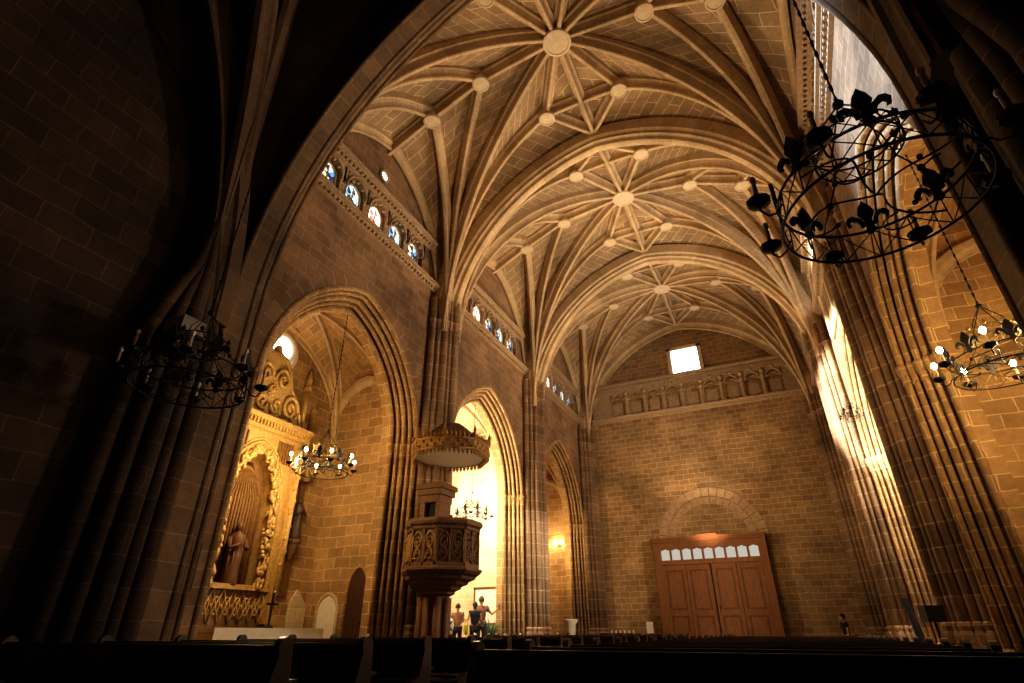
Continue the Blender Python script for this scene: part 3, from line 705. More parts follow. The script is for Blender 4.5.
# --- chapel 2 details
t = thing('picture_frame', 'thin dark square frame on the bright second chapel wall', 'frame', (-11.05, 20.57, 2.0)); m = MB()
m.box(-.48,.48,-.03,0,-.62,.62); m.build('panel', M['white2'], t); m = MB()
for a,b,c_,d in ((-.53,-.47,-.66,.66),(.47,.53,-.66,.66),(-.53,.53,.6,.66),(-.53,.53,-.66,-.6)): m.box(a,b,-.06,0,c_,d)
m.build('frame', M['wood2'], t)
t = thing('blind_arch', 'slender round arch moulding high on the second chapel wall', 'arch', (-11.3, 20.58, 0)); m = MB()
m.tube([(u,-.03,z) for u,z in arch_path(.75,.02,8.0,10)], .06, 8); m.tube([(u,-.03,z) for u,z in arch_path(.95,.02,8.0,10)], .05, 8); m.build('moulding', M['pale'], t)
t = thing('potted_plant', 'small green leafy plant in a pot at the right of the people', 'plant', (-10.55, 20.0, .4)); m = MB(); m.lathe([(.1,0),(.15,.3),(.16,.32),(.13,.32)],10); m.box(-.02,.02,-.02,.02,.2,.5); m.build('pot', M['white'], t)
m = MB()
for k in range(26):
    a = k*2.4; r = .06+.008*k; p = Vector((.1*cos(a),.1*sin(a),.35)); q = p + Vector((cos(a)*r*1.3, sin(a)*r*1.3, .35+.3*((k*7)%5)/5)); m.tube([p,(p+q)/2+Vector((0,0,.06)),q],[.01,.028,.003],5)
m.build('leaves', M['green'], t); t.scale = (1.1,1.1,1.25)

# ------------------------------------------------------------------ pulpit
pu = thing('pulpit', 'carved octagonal pulpit on a stepped corbel against the left pier', 'pulpit', (-8.22, 12.82, -.16))
R8 = .98; ph = pi/8
m = MB(); lev = [(.34,1.55,1.0),(.40,1.72,1.0),(.50,1.80,.85),(.52,1.90,.85),(.62,1.97,.65),(.65,2.07,.65),(.76,2.13,.42),(.80,2.24,.42),(.91,2.30,.22),(.95,2.41,.22),(1.0,2.47,.05),(1.06,2.58,0),(1.06,2.66,0),(.95,2.70,0)]
pts = []
for (rr, zz, k_) in lev:
    for j in range(8): pts.append((-.45*k_+rr*cos(j*pi/4+ph), .45*k_+rr*sin(j*pi/4+ph), 2.66-(2.66-zz)*.62 if zz < 2.66 else zz))
m.add(pts, [(i*8+j, i*8+(j+1)%8, (i+1)*8+(j+1)%8, (i+1)*8+j) for i in range(len(lev)-1) for j in range(8)]); m.build('corbel', M['pulpit'], pu)
m = MB()
for k in range(8): m.tube([(-.45+.36*cos(k*pi/4),.45+.36*sin(k*pi/4),.3),(-.45+.36*cos(k*pi/4),.45+.36*sin(k*pi/4),2.05)], .10, 8)
m.lathe([(.58,.16),(.58,.42),(.50,.5),(.55,.6),(.5,.66)],8,(-.45,.45,0),ph=ph); m.lathe([(.34,.3),(.34,2.1)],8,(-.45,.45,0),ph=ph); m.build('column', M['pulpit'], pu)
ap = R8*cos(pi/8); sl = R8*sin(pi/8)
for k in range(8):
    a = k*pi/4; mt = Matrix.Rotation(a, 4, 'Z')
    m = MB(); m.box(ap-.10, ap-.05, -sl, sl, 2.68, 3.66)
    for s in (-1, 1): m.box(ap-.08, ap, s*(sl-.05), s*sl, 2.7, 3.66)
    m.box(ap-.08, ap, -sl, sl, 2.68, 2.78); m.box(ap-.08, ap, -sl, sl, 3.58, 3.66); m.box(ap-.08, ap, -.02, .02, 2.7, 3.6)
    o = m.build('panel', M['pulpit'], pu); o.rotation_euler = (0,0,a)
    m = MB()
    for c in (-.18, .18):
        m.tube([(ap-.01, c+u, z) for u,z in arch_path(.14,.08,3.3,6,2.8)], .018, 5)
        for zz in (2.98, 3.25):
            m.tube([(ap-.01, c+.10*cos(j*pi/4), zz+.13*sin(j*pi/4)) for j in range(8)], .018, 5, closed=True); m.ball((ap-.01,c,zz),.035,6,4)
        m.bar((ap-.02,c-.12,2.85),(ap-.02,c+.12,3.4),.02); m.bar((ap-.02,c+.12,2.85),(ap-.02,c-.12,3.4),.02)
    o = m.build('panel_tracery', M['gold' if k in (5,6) else 'pulpit'], pu); o.rotation_euler = (0,0,a)
m = MB(); m.lathe([(.94,3.64),(1.04,3.70),(1.06,3.76),(1.02,3.84),(.90,3.84),(.88,3.7)], 8, ph=ph)
for k in range(64): m.ball((.97*cos(k*pi/32)*1.0,.97*sin(k*pi/32),3.69), .025, 5, 4)
m.build('top_rail', M['pulpit'], pu)
m = MB(); m.lathe([(.95,2.7),(.95,2.76),(.001,2.76)],8,ph=ph); m.build('pulpit_floor', M['pulpit'], pu)
# doorway block behind
pdw = thing('pulpit_doorway', 'stone block with a dark doorway behind the pulpit on the pier', 'doorway', (-8.82, 13.2, 0))
m = MB(); m.box(-.28,-.12,-.30,.30,2.6,4.45); m.box(.24,.36,-.30,.30,2.6,4.45); m.box(-.30,.38,-.32,.32,4.3,4.5); m.box(-.34,.44,-.38,.38,4.5,4.66); m.box(-.38,.50,-.44,.42,4.66,4.80); m.build('stone_frame', M['pulpit'], pdw)
m = MB(); m.box(-.12,.24,-.16,.3,2.6,4.3); m.build('dark_opening', M['black'], pdw)
# canopy
ca = thing('pulpit_canopy', 'faceted wooden sounding canopy with a gilded fringe hanging over the pulpit', 'canopy', (-8.22, 12.95, -.50))
m = MB(); m.lathe([(1.10,6.32),(.35,6.95),(.001,7.05)], 8, ph=ph); m.build('roof', M['canopytop'], ca)
m = MB(); m.lathe([(1.04,6.0),(1.04,6.05),(.7,6.12),(.001,6.14)], 8, ph=ph)
for k in range(8): m.bar((0,0,6.06),(1.0*cos(k*pi/4+ph),1.0*sin(k*pi/4+ph),6.02),.05)
m.build('soffit', M['white2'], ca)
ap = 1.12*cos(pi/8); sl = 1.12*sin(pi/8)
for k in range(8):
    a = k*pi/4; m = MB(); m.box(ap-.05, ap, -sl, sl, 5.98, 6.34)
    for j in range(7):
        y = -sl + (j+.5)*2*sl/7; m.lathe([(.001,-.14),(.05,-.04),(.03,0)],6,(ap-.02,y,5.98)); m.lathe([(.035,0),(.05,.06),(.001,.18)],6,(ap-.02,y,6.34)); m.ball((ap+.005,y,6.1+.12*(j%2)),.045,6,4)
    m.tube([(ap+.01,-sl,6.02),(ap+.01,sl,6.02)],.025,6); m.tube([(ap+.01,-sl,6.31),(ap+.01,sl,6.31)],.025,6)
    o = m.build('fringe_band', M['canopy'], ca); o.rotation_euler = (0,0,a)
    m = MB(); m.lathe([(.04,0),(.05,.1),(.03,.16),(.05,.22),(.001,.36)],7,(1.12*cos(a+ph),1.12*sin(a+ph),6.34)); m.build('finial', M['canopy'], ca)

# ------------------------------------------------------------------ porch at the far wall
po = thing('wooden_porch', 'large panelled reddish wooden entrance porch with a row of small lights', 'porch', (-3.45, YF, 0))
W2 = 2.55; D = -.75; ZT = 5.05
m = MB(); m.box(-W2, -W2+.12, D, 0, 0, ZT); m.box(W2-.12, W2, D, 0, 0, ZT); m.box(-W2, W2, D, 0, ZT-.12, ZT); m.box(-W2+.1, W2-.1, D+.07, D+.1, .01, ZT-.13); m.build('carcass', M['wood2'], po)
m = MB(); m.box(-W2-.1, W2+.1, D-.12, 0, ZT, ZT+.1); m.box(-W2-.04, W2+.04, D-.06, 0, ZT-.12, ZT); m.box(-.45,.5,D-.13,D+.05,ZT+.1,ZT+.18); m.build('cornice', M['wood'], po)
m = MB()
for s in (-1, 1): m.box(s*(W2-.32), s*(W2+.01), D-.02, D+.05, 0, ZT-.13)
m.box(-W2+.31, W2-.31, D-.026, D+.05, ZT-.42, ZT-.13); m.box(-W2+.31, W2-.31, D-.03, D+.05, 3.92, 4.12)
for k in range(10):
    x = -W2+.30+k*(2*W2-.6)/9; m.box(x-.05,x+.05,D-.025,D+.06,4.1,4.75)
m.build('transom_frame', M['wood'], po)
for k in range(9):
    w_ = (2*W2-.6)/9; x = -W2+.30+(k+.5)*w_
    m = MB(); P = [(x-w_/2+.05,4.14),(x+w_/2-.05,4.14),(x+w_/2-.05,4.58),(x+.07,4.6),(x+.05,4.70),(x-.05,4.70),(x-.07,4.6),(x-w_/2+.05,4.58)]
    m.extr(P, lambda u, v, d: (u, d, v), D+.03, D+.05); m.build('transom_light', M['transom'], po)
for (x0, x1, nm) in ((-W2+.32,-1.12,0),(-1.12,-.03,1),(.03,1.12,2),(1.12,W2-.32,3)):
    dl = MB(); y = D + (.0 if nm != 2 else -.04)
    dl.box(x0+.01, x1-.01, y+.02, y+.05, .02, 3.9)
    lf = dl.build('door_leaf', M['wood2'], po)
    m = MB()
    for a, b in ((x0+.01, x0+.16), (x1-.16, x1-.01)): m.box(a, b, y-.02, y+.03, .02, 3.9)
    for a, b in ((.02,.25),(1.75,1.98),(3.68,3.9)): m.box(x0+.16, x1-.16, y-.02, y+.03, a, b)
    m.build('stile_and_rail', M['wood'], lf)
    m = MB()
    for a, b in ((.33,1.67),(2.06,3.6)): m.box(x0+.24, x1-.24, y-.005, y+.03, a, b)
    m.build('raised_panel', M['wood'], lf)
m = MB(); m.box(-.03,.03,D+.0,D+.03,.02,3.92); m.build('door_gap', M['black'], po)
m = MB(); m.tube([(.14,D-.06,1.9),(.14,D-.12,1.95),(.14,D-.12,2.1),(.14,D-.06,2.15)],.015,6); m.build('door_handle', M['iron'], po)

# slot in the wall beside the crossing arch
t = thing('wall_slot', 'tall narrow black slot in the wall beside the foreground arch', 'slot', (XL, 6.76, 0)); m = MB(); m.box(-.05,.02,-.08,.08,1.72,2.52); m.build('slot_recess', M['black'], t)
# floodlight on the crossing pier
t = thing('spotlight_box', 'grey-topped black projector box mounted on the dark left pier above the chandelier', 'projector', (-8.45, 4.75, 5.45)); m = MB(); m.box(-.22,.22,-.18,.18,-.32,.05); m.build('housing', M['black'], t)
m = MB(); m.box(-.24,.24,-.2,.2,.05,.30); m.build('cover', M['grey'], t); MB().bar((-.6,.1,-.1),(-.2,0,-.1),.05).build('bracket', M['iron'], t)

# ------------------------------------------------------------------ pews
def make_pew(L, label, top=1.05, panel=False):
    t = thing('church_pew', label, 'pew', group='rows of dark wooden pews')
    for x in (0, L):
        m = MB(); P = [(-.30,0),(.26,0),(.26,.08),(.10,.15),(.12,.44),(.34-.08,.5),(.2,.58),(-.02,.66),(-.10,.92)] + [(-.16+.08*cos(a*pi/6), top-.06+.075*sin(a*pi/6)) for a in range(0,7)] + [(-.26,.7),(-.22,.15),(-.30,.08)]
        P = [(-u, v) for u, v in P]
        m.extr(P, lambda u, v, d: (d, u, v), x-.035, x+.035); m.build('bench_end', M['pew'], t)
    m = MB(); m.box(.03, L-.03, -.2, .2, .43, .47); m.build('seat', M['pew'], t)
    m = MB(); m.box(.03, L-.03, .16, .19, .62 if not panel else .1, top-.09); m.box(.03, L-.03, .14, .21, top-.10, top-.05); m.build('backrest', M['pew'], t)
    m = MB(); m.box(.03, L-.03, .24, .42, top-.34, top-.31); m.box(.03, L-.03, .14, .20, .16, .22); m.build('book_shelf', M['pew'], t)
    m = MB(); m.box(.1, L-.1, .42, .56, .16, .21); m.box(.1,.16,.2,.56,.04,.2); m.box(L-.16,L-.1,.2,.56,.04,.2); m.build('kneeler', M['pew'], t)
    return t
LP = make_pew(4.3, 'dark wooden pew of the left block'); RPW = make_pew(4.0, 'dark wooden pew of the right block, solid-backed', 1.02, True)
NR = 19
ORD = ['first','second','third','fourth','fifth','sixth','seventh','eighth','ninth','tenth','eleventh','twelfth','thirteenth','fourteenth','fifteenth','sixteenth','seventeenth','eighteenth','nineteenth']
SPW = None
for k in range(NR):
    yl = 3.75 + 1.08*k; yr = 4.45 + 1.08*k
    if 10.6 < yl < 14.6:
        a = make_pew(2.95, '') if SPW is None else dup(SPW, (0,0,0)); SPW = SPW or a; a.location = (-7.0, yl, 0)
    else:
        a = LP if k == 0 else dup(LP, (0,0,0)); a.location = (-8.35, yl, 0)
    a['label'] = 'dark wooden pew left of the aisle, %s row from the camera' % ORD[k]
    b = RPW if k == 0 else dup(RPW, (0,0,0)); b.location = (-2.55, yr, 0); b['label'] = 'dark wooden pew right of the aisle, %s row from the camera' % ORD[k]

# ------------------------------------------------------------------ chandeliers
def make_chandelier(label, lit, chain):
    t = thing('iron_chandelier', label, 'chandelier'); IR = M['iron']
    R = .74; H = .28
    circ = lambda r, z, n=40: [(r*cos(2*pi*k/n), r*sin(2*pi*k/n), z) for k in range(n)]
    MB().tube(circ(R, 0), .013, 6, closed=True).build('lower_ring', IR, t)
    MB().tube(circ(R*.97, H), .013, 6, closed=True).build('upper_ring', IR, t)
    m = MB(); n = 16
    for k in range(n):
        a0 = 2*pi*k/n; a1 = 2*pi*(k+1)/n; am = (a0+a1)/2
        P = lambda a, z: (R*(1-.03*z/H)*cos(a), R*(1-.03*z/H)*sin(a), z)
        m.tube([P(a0,0),P(a0,H)],.007,4)
        m.tube([P(a0,0),P(am,H*.5),P(a1,H)],.006,4); m.tube([P(a1,0),P(am,H*.5),P(a0,H)],.006,4)
    m.build('lattice_band', M['ironlit'] if lit else IR, t)
    m = MB()     # scrolled spokes in the plane of the ring
    for k in range(4):
        a = k*pi/2+.4; 
        m.tube([((R*(1-s))*cos(a+.9*sin(s*pi)*.5), (R*(1-s))*sin(a+.9*sin(s*pi)*.5), H*.5+.12*sin(s*pi)) for s in [i/12 for i in range(13)]], .010, 5)
        c = (R*.62*cos(a+.4), R*.62*sin(a+.4)); m.tube([(c[0]+.13*cos(j*pi/6), c[1]+.13*sin(j*pi/6), H*.4) for j in range(9)], .008, 5); m.ball((R*.55*cos(a), R*.55*sin(a), H*.55), .025, 6, 5)
    m.build('scrollwork', IR, t)
    Rc = .34; zc = .62
    m = MB(); m.tube(circ(Rc, zc, 24), .010, 5, closed=True); m.tube(circ(Rc, zc+.14, 24), .010, 5, closed=True)
    for k in range(16):
        a = 2*pi*k/16; a1 = 2*pi*(k+1)/16; m.tube([(Rc*cos(a),Rc*sin(a),zc),(Rc*cos(a1),Rc*sin(a1),zc+.14)],.006,4); m.tube([(Rc*cos(a1),Rc*sin(a1),zc),(Rc*cos(a),Rc*sin(a),zc+.14)],.006,4)
    for k in range(8):
        a = 2*pi*k/8; m.ball((Rc*cos(a),Rc*sin(a),zc+.19),.035,6,5); m.tube([(Rc*cos(a),Rc*sin(a),zc+.14),(Rc*cos(a),Rc*sin(a),zc+.24)],.012,4)
    m.build('crown', M['ironlit'] if lit else IR, t)
    m = MB()
    for k in range(4):
        a = k*pi/2+.2; m.tube([(R*.97*cos(a),R*.97*sin(a),H),(Rc*1.5*cos(a),Rc*1.5*sin(a),.48),(Rc*cos(a),Rc*sin(a),zc),(Rc*.85*cos(a),Rc*.85*sin(a),zc+.25),(0,0,1.25)],.008,5)
        m.ball((Rc*1.5*cos(a),Rc*1.5*sin(a),.48),.035,6,5)
    m.ball((0,0,1.25),.05,8,6); m.build('hanger', IR, t)
    m = MB(); z = 1.25
    m.tube([(0,0,1.25),(0,0,chain)], .008, 5)
    while z < min(chain-.2, 9):
        m.lathe([(.001,0),(.018,.03),(.018,.09),(.001,.12)],5,(0,0,z)); z += .17
    m.build('chain', IR, t)
    for k in range(8):     # fleur-de-lis on the upper ring
        a = 2*pi*(k+.5)/8; m = MB(); fl = lambda u, v, d: (d, u, v)
        m.extr([(-.018,.03),(-.022,.08),(-.048,.13),(-.034,.18),(0,.235),(.034,.18),(.048,.13),(.022,.08),(.018,.03)], fl, -.012, .012)
        for s in (-1,1): m.extr([(s*p, q) for p, q in [(.018,.045),(.04,.10),(.075,.135),(.105,.13),(.125,.10),(.118,.065),(.095,.06),(.10,.085),(.085,.10),(.062,.085),(.045,.045)]], fl, -.010, .010)
        m.tube([(0,-.05,.045),(0,.05,.045)],.013,6); m.extr([(-.014,.04),(-.035,-.01),(0,-.035),(.035,-.01),(.014,.04)], fl, -.010, .010)
        o = m.build('fleur_de_lis', IR, t); o.scale = (1.45,)*3; o.location = (R*.97*cos(a),R*.97*sin(a),H+.01); o.rotation_euler = (0,0,a)
    for k in range(8):
        a = 2*pi*k/8; m = MB()
        m.tube([(R,0,.14),(R+.06,0,.05),(R+.13,0,.03),(R+.18,0,.09),(R+.18,0,.15)],.010,5); o = m.build('candle_arm', IR, t); o.rotation_euler = (0,0,a)
        m = MB(); m.lathe([(.015,.12),(.03,.13),(.09,.16),(.10,.20),(.05,.19)],10,(R+.18,0,0))
        for j in range(6): m.ball((R+.18+.075*cos(j*pi/3),.075*sin(j*pi/3),.19),.028,6,4)
        m.build('drip_cup', IR, o)
        m = MB(); m.lathe([(.019,.19),(.019,.38)],8,(R+.18,0,0)); m.build('candle', M['candle'], o)
        m = MB(); m.ball((R+.18,0,.43),.028,8,6,(1,1,1.7)) if not lit else m.ball((R+.18,0,.44),.045,8,6,(1,1,1.35)); m.build('bulb', M['bulb'] if lit else M['bulboff'], o)
    return t
ch1 = make_chandelier('black wrought iron ring chandelier with fleur-de-lis hanging large at upper right', False, 11.5)
ch1.scale = (1.06,)*3; ch1.location = (1.33, 4.6, 4.33); ch1.rotation_euler = (0,0,.3)
dup(ch1, (-7.6, 4.6, 4.30), .1, 'unlit dark iron ring chandelier in the shadow on the left')
ch2 = dup(ch1, (-10.25, 17.8, 4.70), .5, 'unlit iron chandelier seen against the bright second chapel beside the pulpit', sc=(.80,.80,.80))
lt = make_chandelier('lit iron chandelier hanging before the gilded altarpiece', True, 6.0)
lt.location = (-10.2, 10.1, 4.62); lt.scale = (.86,)*3; lt.rotation_euler = (0,0,.2)
dup(lt, (3.62, 10.1, 4.62), .35, 'lit iron chandelier in the chapel at the right edge', sc=(.95,.95,.95))
dup(ch1, (2.3, 16.6, 6.2), .35, 'tiny unlit chandelier silhouetted on the bright strip between the right piers', sc=(.32,.32,.55))
for o in COL.objects:
    if o.name.startswith('iron_chandelier') : o['group'] = 'iron ring chandeliers'
# sconce in chapel 3
t = thing('wall_sconce', 'twin-bulb wall lamp glowing in the farthest left chapel', 'wall lamp', (-10.85, 28.2, 5.1)); m = MB(); m.lathe([(.1,0),(.1,.04),(.001,.05)],10); m.box(-.05,.05,-.03,.03,-.1,.1)
m.tube([(0,0,0),(-.15,-.12,-.08),(-.2,-.15,.05)],.015,6); m.tube([(0,0,0),(.15,-.12,-.08),(.2,-.15,.05)],.015,6); m.build('bracket', M['ironlit'], t)
for s in (-1,1): m = MB(); m.ball((s*.2,-.15,.14),.07,8,6,(1,1,1.5)); m.build('bulb', M['bulb'], t)

# ------------------------------------------------------------------ people
def skin_mesh(verts, edges, radii, name, mat, parent, extra=None, lv=1):
    me = bpy.data.meshes.new(name); me.from_pydata(verts, edges, []); ob = bpy.data.objects.new(name, me); COL.objects.link(ob)
    md = ob.modifiers.new('s', 'SKIN'); me.skin_vertices or None
    sv = me.skin_vertices[0].data if me.skin_vertices else None
    if sv is None:
        bm = bmesh.new(); bm.from_mesh(me); bm.verts.layers.skin.verify(); bm.to_mesh(me); bm.free(); sv = me.skin_vertices[0].data
    for i, r in enumerate(radii): sv[i].radius = (r, r) if not isinstance(r, tuple) else r
    sv[0].use_root = True
    sd = ob.modifiers.new('d', 'SUBSURF'); sd.levels = lv; sd.render_levels = lv
    dg = bpy.context.evaluated_depsgraph_get(); ev = ob.evaluated_get(dg); nm = bpy.data.meshes.new_from_object(ev)
    bpy.data.objects.remove(ob)
    if extra:
        bm = bmesh.new(); bm.from_mesh(nm); e2 = extra
        o = len(bm.verts); vs = [bm.verts.new(p) for p in e2.v]
        for f in e2.f:
            try: bm.faces.new([vs[k] for k in f])
            except ValueError: pass
        bm.to_mesh(nm); bm.free()
    nm.materials.clear(); nm.materials.append(mat)
    for p in nm.polygons: p.use_smooth = True
    o = bpy.data.objects.new(name, nm); COL.objects.link(o); o.parent = parent; return o
def person(label, loc, rz, h, top, hair, legs, lh=None, rh=None, lean=0.0, longhair=False, sleeves=.5):
    """facing +x; lh / rh: hand targets in units of height"""
    t = thing('person', label, 'person', loc, rz); k = h
    P = {'pel':(0,0,.53),'wai':(.0,0,.61),'che':(lean*.5,0,.73),'nec':(lean,0,.825),'hd0':(lean+.005,0,.87),'hd1':(lean+.012,0,.93)}
    for s, nm in ((1,'l'),(-1,'r')):
        P[nm+'hip'] = (0,s*.055,.50); P[nm+'kne'] = (.012,s*.06,.28); P[nm+'ank'] = (-.01,s*.06,.045); P[nm+'toe'] = (.085,s*.07,.018)
        P[nm+'sho'] = (lean*.8,s*.105,.80)
        hd = (lh if s > 0 else rh) or (.03,s*.15,.45)
        sh = Vector(P[nm+'sho']); H = Vector(hd); d = H-sh; mid = (sh+H)/2; L = .335
        off = sqrt(max(L*L-d.length**2,0))/2*.9; bd = Vector((-.3,s*.25,-1)); bd = (bd - d.normalized()*bd.dot(d.normalized())).normalized()
        P[nm+'elb'] = tuple(mid+bd*off); P[nm+'wri'] = tuple(H)
        dd = (H-Vector(P[nm+'elb'])).normalized(); P[nm+'pal'] = tuple(H+dd*.035)
        sd = dd.cross(Vector((0,0,1))); sd = sd.normalized() if sd.length > .1 else Vector((0,1,0))
        for j in range(5):
            o_ = (j-1.5)*.0085 if j < 4 else -.026; ln = (.034,.040,.037,.029,.022)[j]
            b = Vector(P[nm+'pal']) + sd*o_ + dd*(.012 if j < 4 else -.012)
            P[nm+'f%da'%j] = tuple(b); P[nm+'f%db'%j] = tuple(b+dd*ln*.6+Vector((0,0,-.004))+(sd*-.01 if j == 4 else Vector())); P[nm+'f%dc'%j] = tuple(b+dd*ln+Vector((0,0,-.014)))
    E = [('pel','wai'),('wai','che'),('che','nec'),('nec','hd0')]
    R = {'pel':.072,'wai':.064,'che':.078,'nec':.030,'hd0':.032,'hd1':.05}
    P.pop('hd1')
    for nm in 'lr':
        E += [('pel',nm+'hip'),(nm+'hip',nm+'kne'),(nm+'kne',nm+'ank'),(nm+'ank',nm+'toe'),('che',nm+'sho'),(nm+'sho',nm+'elb'),(nm+'elb',nm+'wri'),(nm+'wri',nm+'pal')]
        R.update({nm+'hip':.052,nm+'kne':.033,nm+'ank':.022,nm+'toe':.018,nm+'sho':.032,nm+'elb':.022,nm+'wri':.0145,nm+'pal':.018})
        for j in range(5):
            E += [(nm+'pal',nm+'f%da'%j),(nm+'f%da'%j,nm+'f%db'%j),(nm+'f%db'%j,nm+'f%dc'%j)]; R.update({nm+'f%d%s'%(j,c):.0052 for c in 'abc'})
    def mk(keys, name, mat, grow=0.0, extra=None):
        ids = {q:i for i,q in enumerate(keys)}; vs = [tuple(c*k for c in P[q]) for q in keys]
        ed = [(ids[a],ids[b]) for a,b in E if a in ids and b in ids]
        return skin_mesh(vs, ed, [(R[q]+grow)*k for q in keys], name, mat, t, extra)
    hx = lean+.015; ex = MB()
    ex.ball((hx*k,0,.93*k), .060*k, 14, 10, (1.05,.82,1.18)); ex.ball(((hx+.062)*k,0,.922*k), .011*k, 6, 5, (1.1,.7,1.3))
    for s in (-1,1): ex.ball((hx*k,s*.050*k,.925*k), .013*k, 6, 5, (.8,.4,1.3)); ex.ball(((hx+.052)*k,s*.02*k,.938*k), .007*k, 6, 4)
    ex.ball(((hx+.055)*k,0,.897*k), .012*k, 6, 4, (.5,1.3,.4))
    mk(list(P.keys()), 'body', M['skin'], 0, ex)
    tk = ['pel','wai','che','nec','lsho','rsho','lelb','relb']
    sv = (P['lelb'],P['relb'])
    for nm in 'lr': P[nm+'elb'] = tuple(Vector(P[nm+'sho']).lerp(Vector(P[nm+'elb']), sleeves))
    oldn = P['nec']; P['nec'] = (lean*.9,0,.80); mk(tk, 'shirt', M[top], .017); P['nec'] = oldn; P['lelb'],P['relb'] = sv
    mk(['pel','lhip','rhip','lkne','rkne','lank','rank'], 'trousers', M[legs], .008)
    for s in (-1,1): m = MB(); m.ball((.035*k,s*.068*k,.022*k), .045*k, 10, 6, (1.6,.75,.48)); m.build('shoe', M['black'], t)
    m = MB(); n = 14
    pts = []; fs = []; rows = 7
    for i in range(rows+1):
        th = (pi*.60)*i/rows
        for j in range(n):
            a = 2*pi*j/n; front = max(0, cos(a)); th2 = th*(1-.38*front)
            pts.append(((hx-.006+.066*1.05*sin(th2)*cos(a))*k, .066*.86*sin(th2)*sin(a)*k, (.932+.066*1.16*cos(th2))*k))
    for i in range(rows):
        for j in range(n): fs.append((i*n+j,(i+1)*n+j,(i+1)*n+(j+1)%n,i*n+(j+1)%n))
    m.add(pts, fs, smooth=True)
    if longhair: m.ball(((hx-.055)*k,0,.90*k), .035*k, 10, 7, (.8,1.1,1.2))
    m.build('hair', M[hair], t); return t
def face(px_, py_): return atan2(py_, px_)
BK = radians(119)
man = person('tall person in a plum shirt holding up a phone in the bright second chapel', (-10.35, 18.92, .4), BK, 1.84, 'shirtplum', 'hairgrey', 'trousers', rh=(.06,-.31,.77), lh=(.12,.10,.60))
wom = person('dark-haired person in a navy top with arms spread before the tall one', (-10.12, 18.05, .4), BK, 1.62, 'shirtdark', 'hair', 'trousers', lh=(.03,.28,.67), rh=(.14,-.12,.62), longhair=True, sleeves=.2)
chd = person('person in a beige shirt standing left of the dark-haired one', (-10.5, 17.55, .4), BK, 1.56, 'shirtbeige', 'hairgrey', 'trousers', lh=None, rh=(.12,-.06,.62))
per = person('distant person in dark clothes by the far right pier', (1.35, 27.3, 0), radians(200), 1.74, 'black', 'hair', 'trousers')
# phone in the tall person's hand
c, s_ = cos(BK), sin(BK); hx_, hy_ = (.075*1.84, -.345*1.84)
ph_ = thing('phone', 'small dark phone held up in the outstretched hand', 'phone', (-10.35 + hx_*c - hy_*s_, 18.92 + hx_*s_ + hy_*c, .4+.80*1.84), BK); MB().box(-.005,.005,-.04,.04,-.08,.08).build('phone_body', M['black'], ph_); MB().box(-.007,-.005,-.035,.035,-.07,.07).build('screen', M['grey'], ph_)
bp_ = thing('backpack', 'white and blue backpack worn behind the person in beige', 'backpack', (-10.66, 17.2, 1.28), BK); m = MB(); m.ball((-.0,0,0),.21,12,9,(.75,1,1.25)); m.build('bag', M['white2'], bp_)
m = MB()
for k in range(5): a = k*2*pi/5; m.tube([(.0,0,0),(.02+.0*k,.1*cos(a),.13*sin(a)),(.0,.19*cos(a),.23*sin(a))],[.02,.05,.02],6)
o = m.build('blue_pattern', M['blue'], bp_); o.location = (-.14,0,0)
m = MB(); m.tube([(0,.1,.25),(.14,.1,.2),(.16,.1,-.1),(0,.1,-.25)],.02,6); m.build('strap', M['blue'], bp_)
bg = thing('shoulder_bag', 'bright yellow bag between the beige and dark-haired persons', 'bag', (-10.2, 17.62, 1.17), radians(60)); m = MB(); m.ball((0,0,0),.14,10,8,(.5,.9,1.3)); m.build('bag', M['yellow'], bg); m = MB(); m.tube([(0,.1,.12),(0,.03,.38),(0,-.1,.12)],.012,5); m.build('strap', M['yellow'], bg)

# small things along the far floor
t = thing('draped_stand', 'white cloth draped over a stand below the far left pier', 'stand', (-8.35, 22.6, 0)); m = MB(); m.lathe([(.20,.7),(.17,1.0),(.20,1.35),(.30,1.5),(.30,1.54),(.001,1.55)],12,smooth=True); m.build('cloth', M['white2'], t); m = MB(); m.lathe([(.25,0),(.25,.05),(.04,.1),(.04,1.5)],10); m.build('pole', M['iron'], t)
t = thing('notice_stand', 'small white notice on a post left of the wooden porch', 'sign', (-6.3, 27.2, 0)); m = MB(); m.box(-.15,.15,-.02,.02,1.05,1.5); m.build('notice', M['white2'], t); m = MB(); m.lathe([(.2,0),(.2,.03),(.025,.06),(.025,1.05)],10); m.build('post', M['iron'], t)
t = thing('candle_rack', 'low dark votive rack with small white candles before the far wall', 'rack', (-7.5, 26.6, 0)); m = MB(); m.box(-.9,.9,-.2,.2,1.0,1.05)
for x in (-.85,.85): m.box(x-.03,x+.03,-.03,.03,0,1.02)
m.build('rack_top', M['iron'], t)
for k in range(6): m = MB(); m.lathe([(.035,1.05),(.035,1.16),(.001,1.17)],8,(-.4+.2*k,0,0)); m.build('votive_candle', M['white2'], t)
t = thing('tripod_floodlight', 'dark tripod floodlight at the foot of the near right pier', 'lamp', (1.98, 12.45, 0), .4); m = MB(); m.box(-.16,.16,-.1,.1,1.25,1.5); m.build('lamp_head', M['iron'], t); m = MB(); m.tube([(0,0,.8),(0,0,1.3)],.02,6); m.build('pole', M['iron'], t)
for k in range(3): a = k*2*pi/3; MB().tube([(0,0,.95),(.4*cos(a),.4*sin(a),0.01)],.014,6).build('leg', M['iron'], t)
t = thing('banner_roll', 'bluish rolled banner leaning beside the tripod floodlight', 'banner', (1.85, 12.0, 0)); m = MB(); m.tube([(-.1,0,.04),(-.25,.1,1.6)],[.07,.06],8); m.build('roll', M['shirtdark'], t)

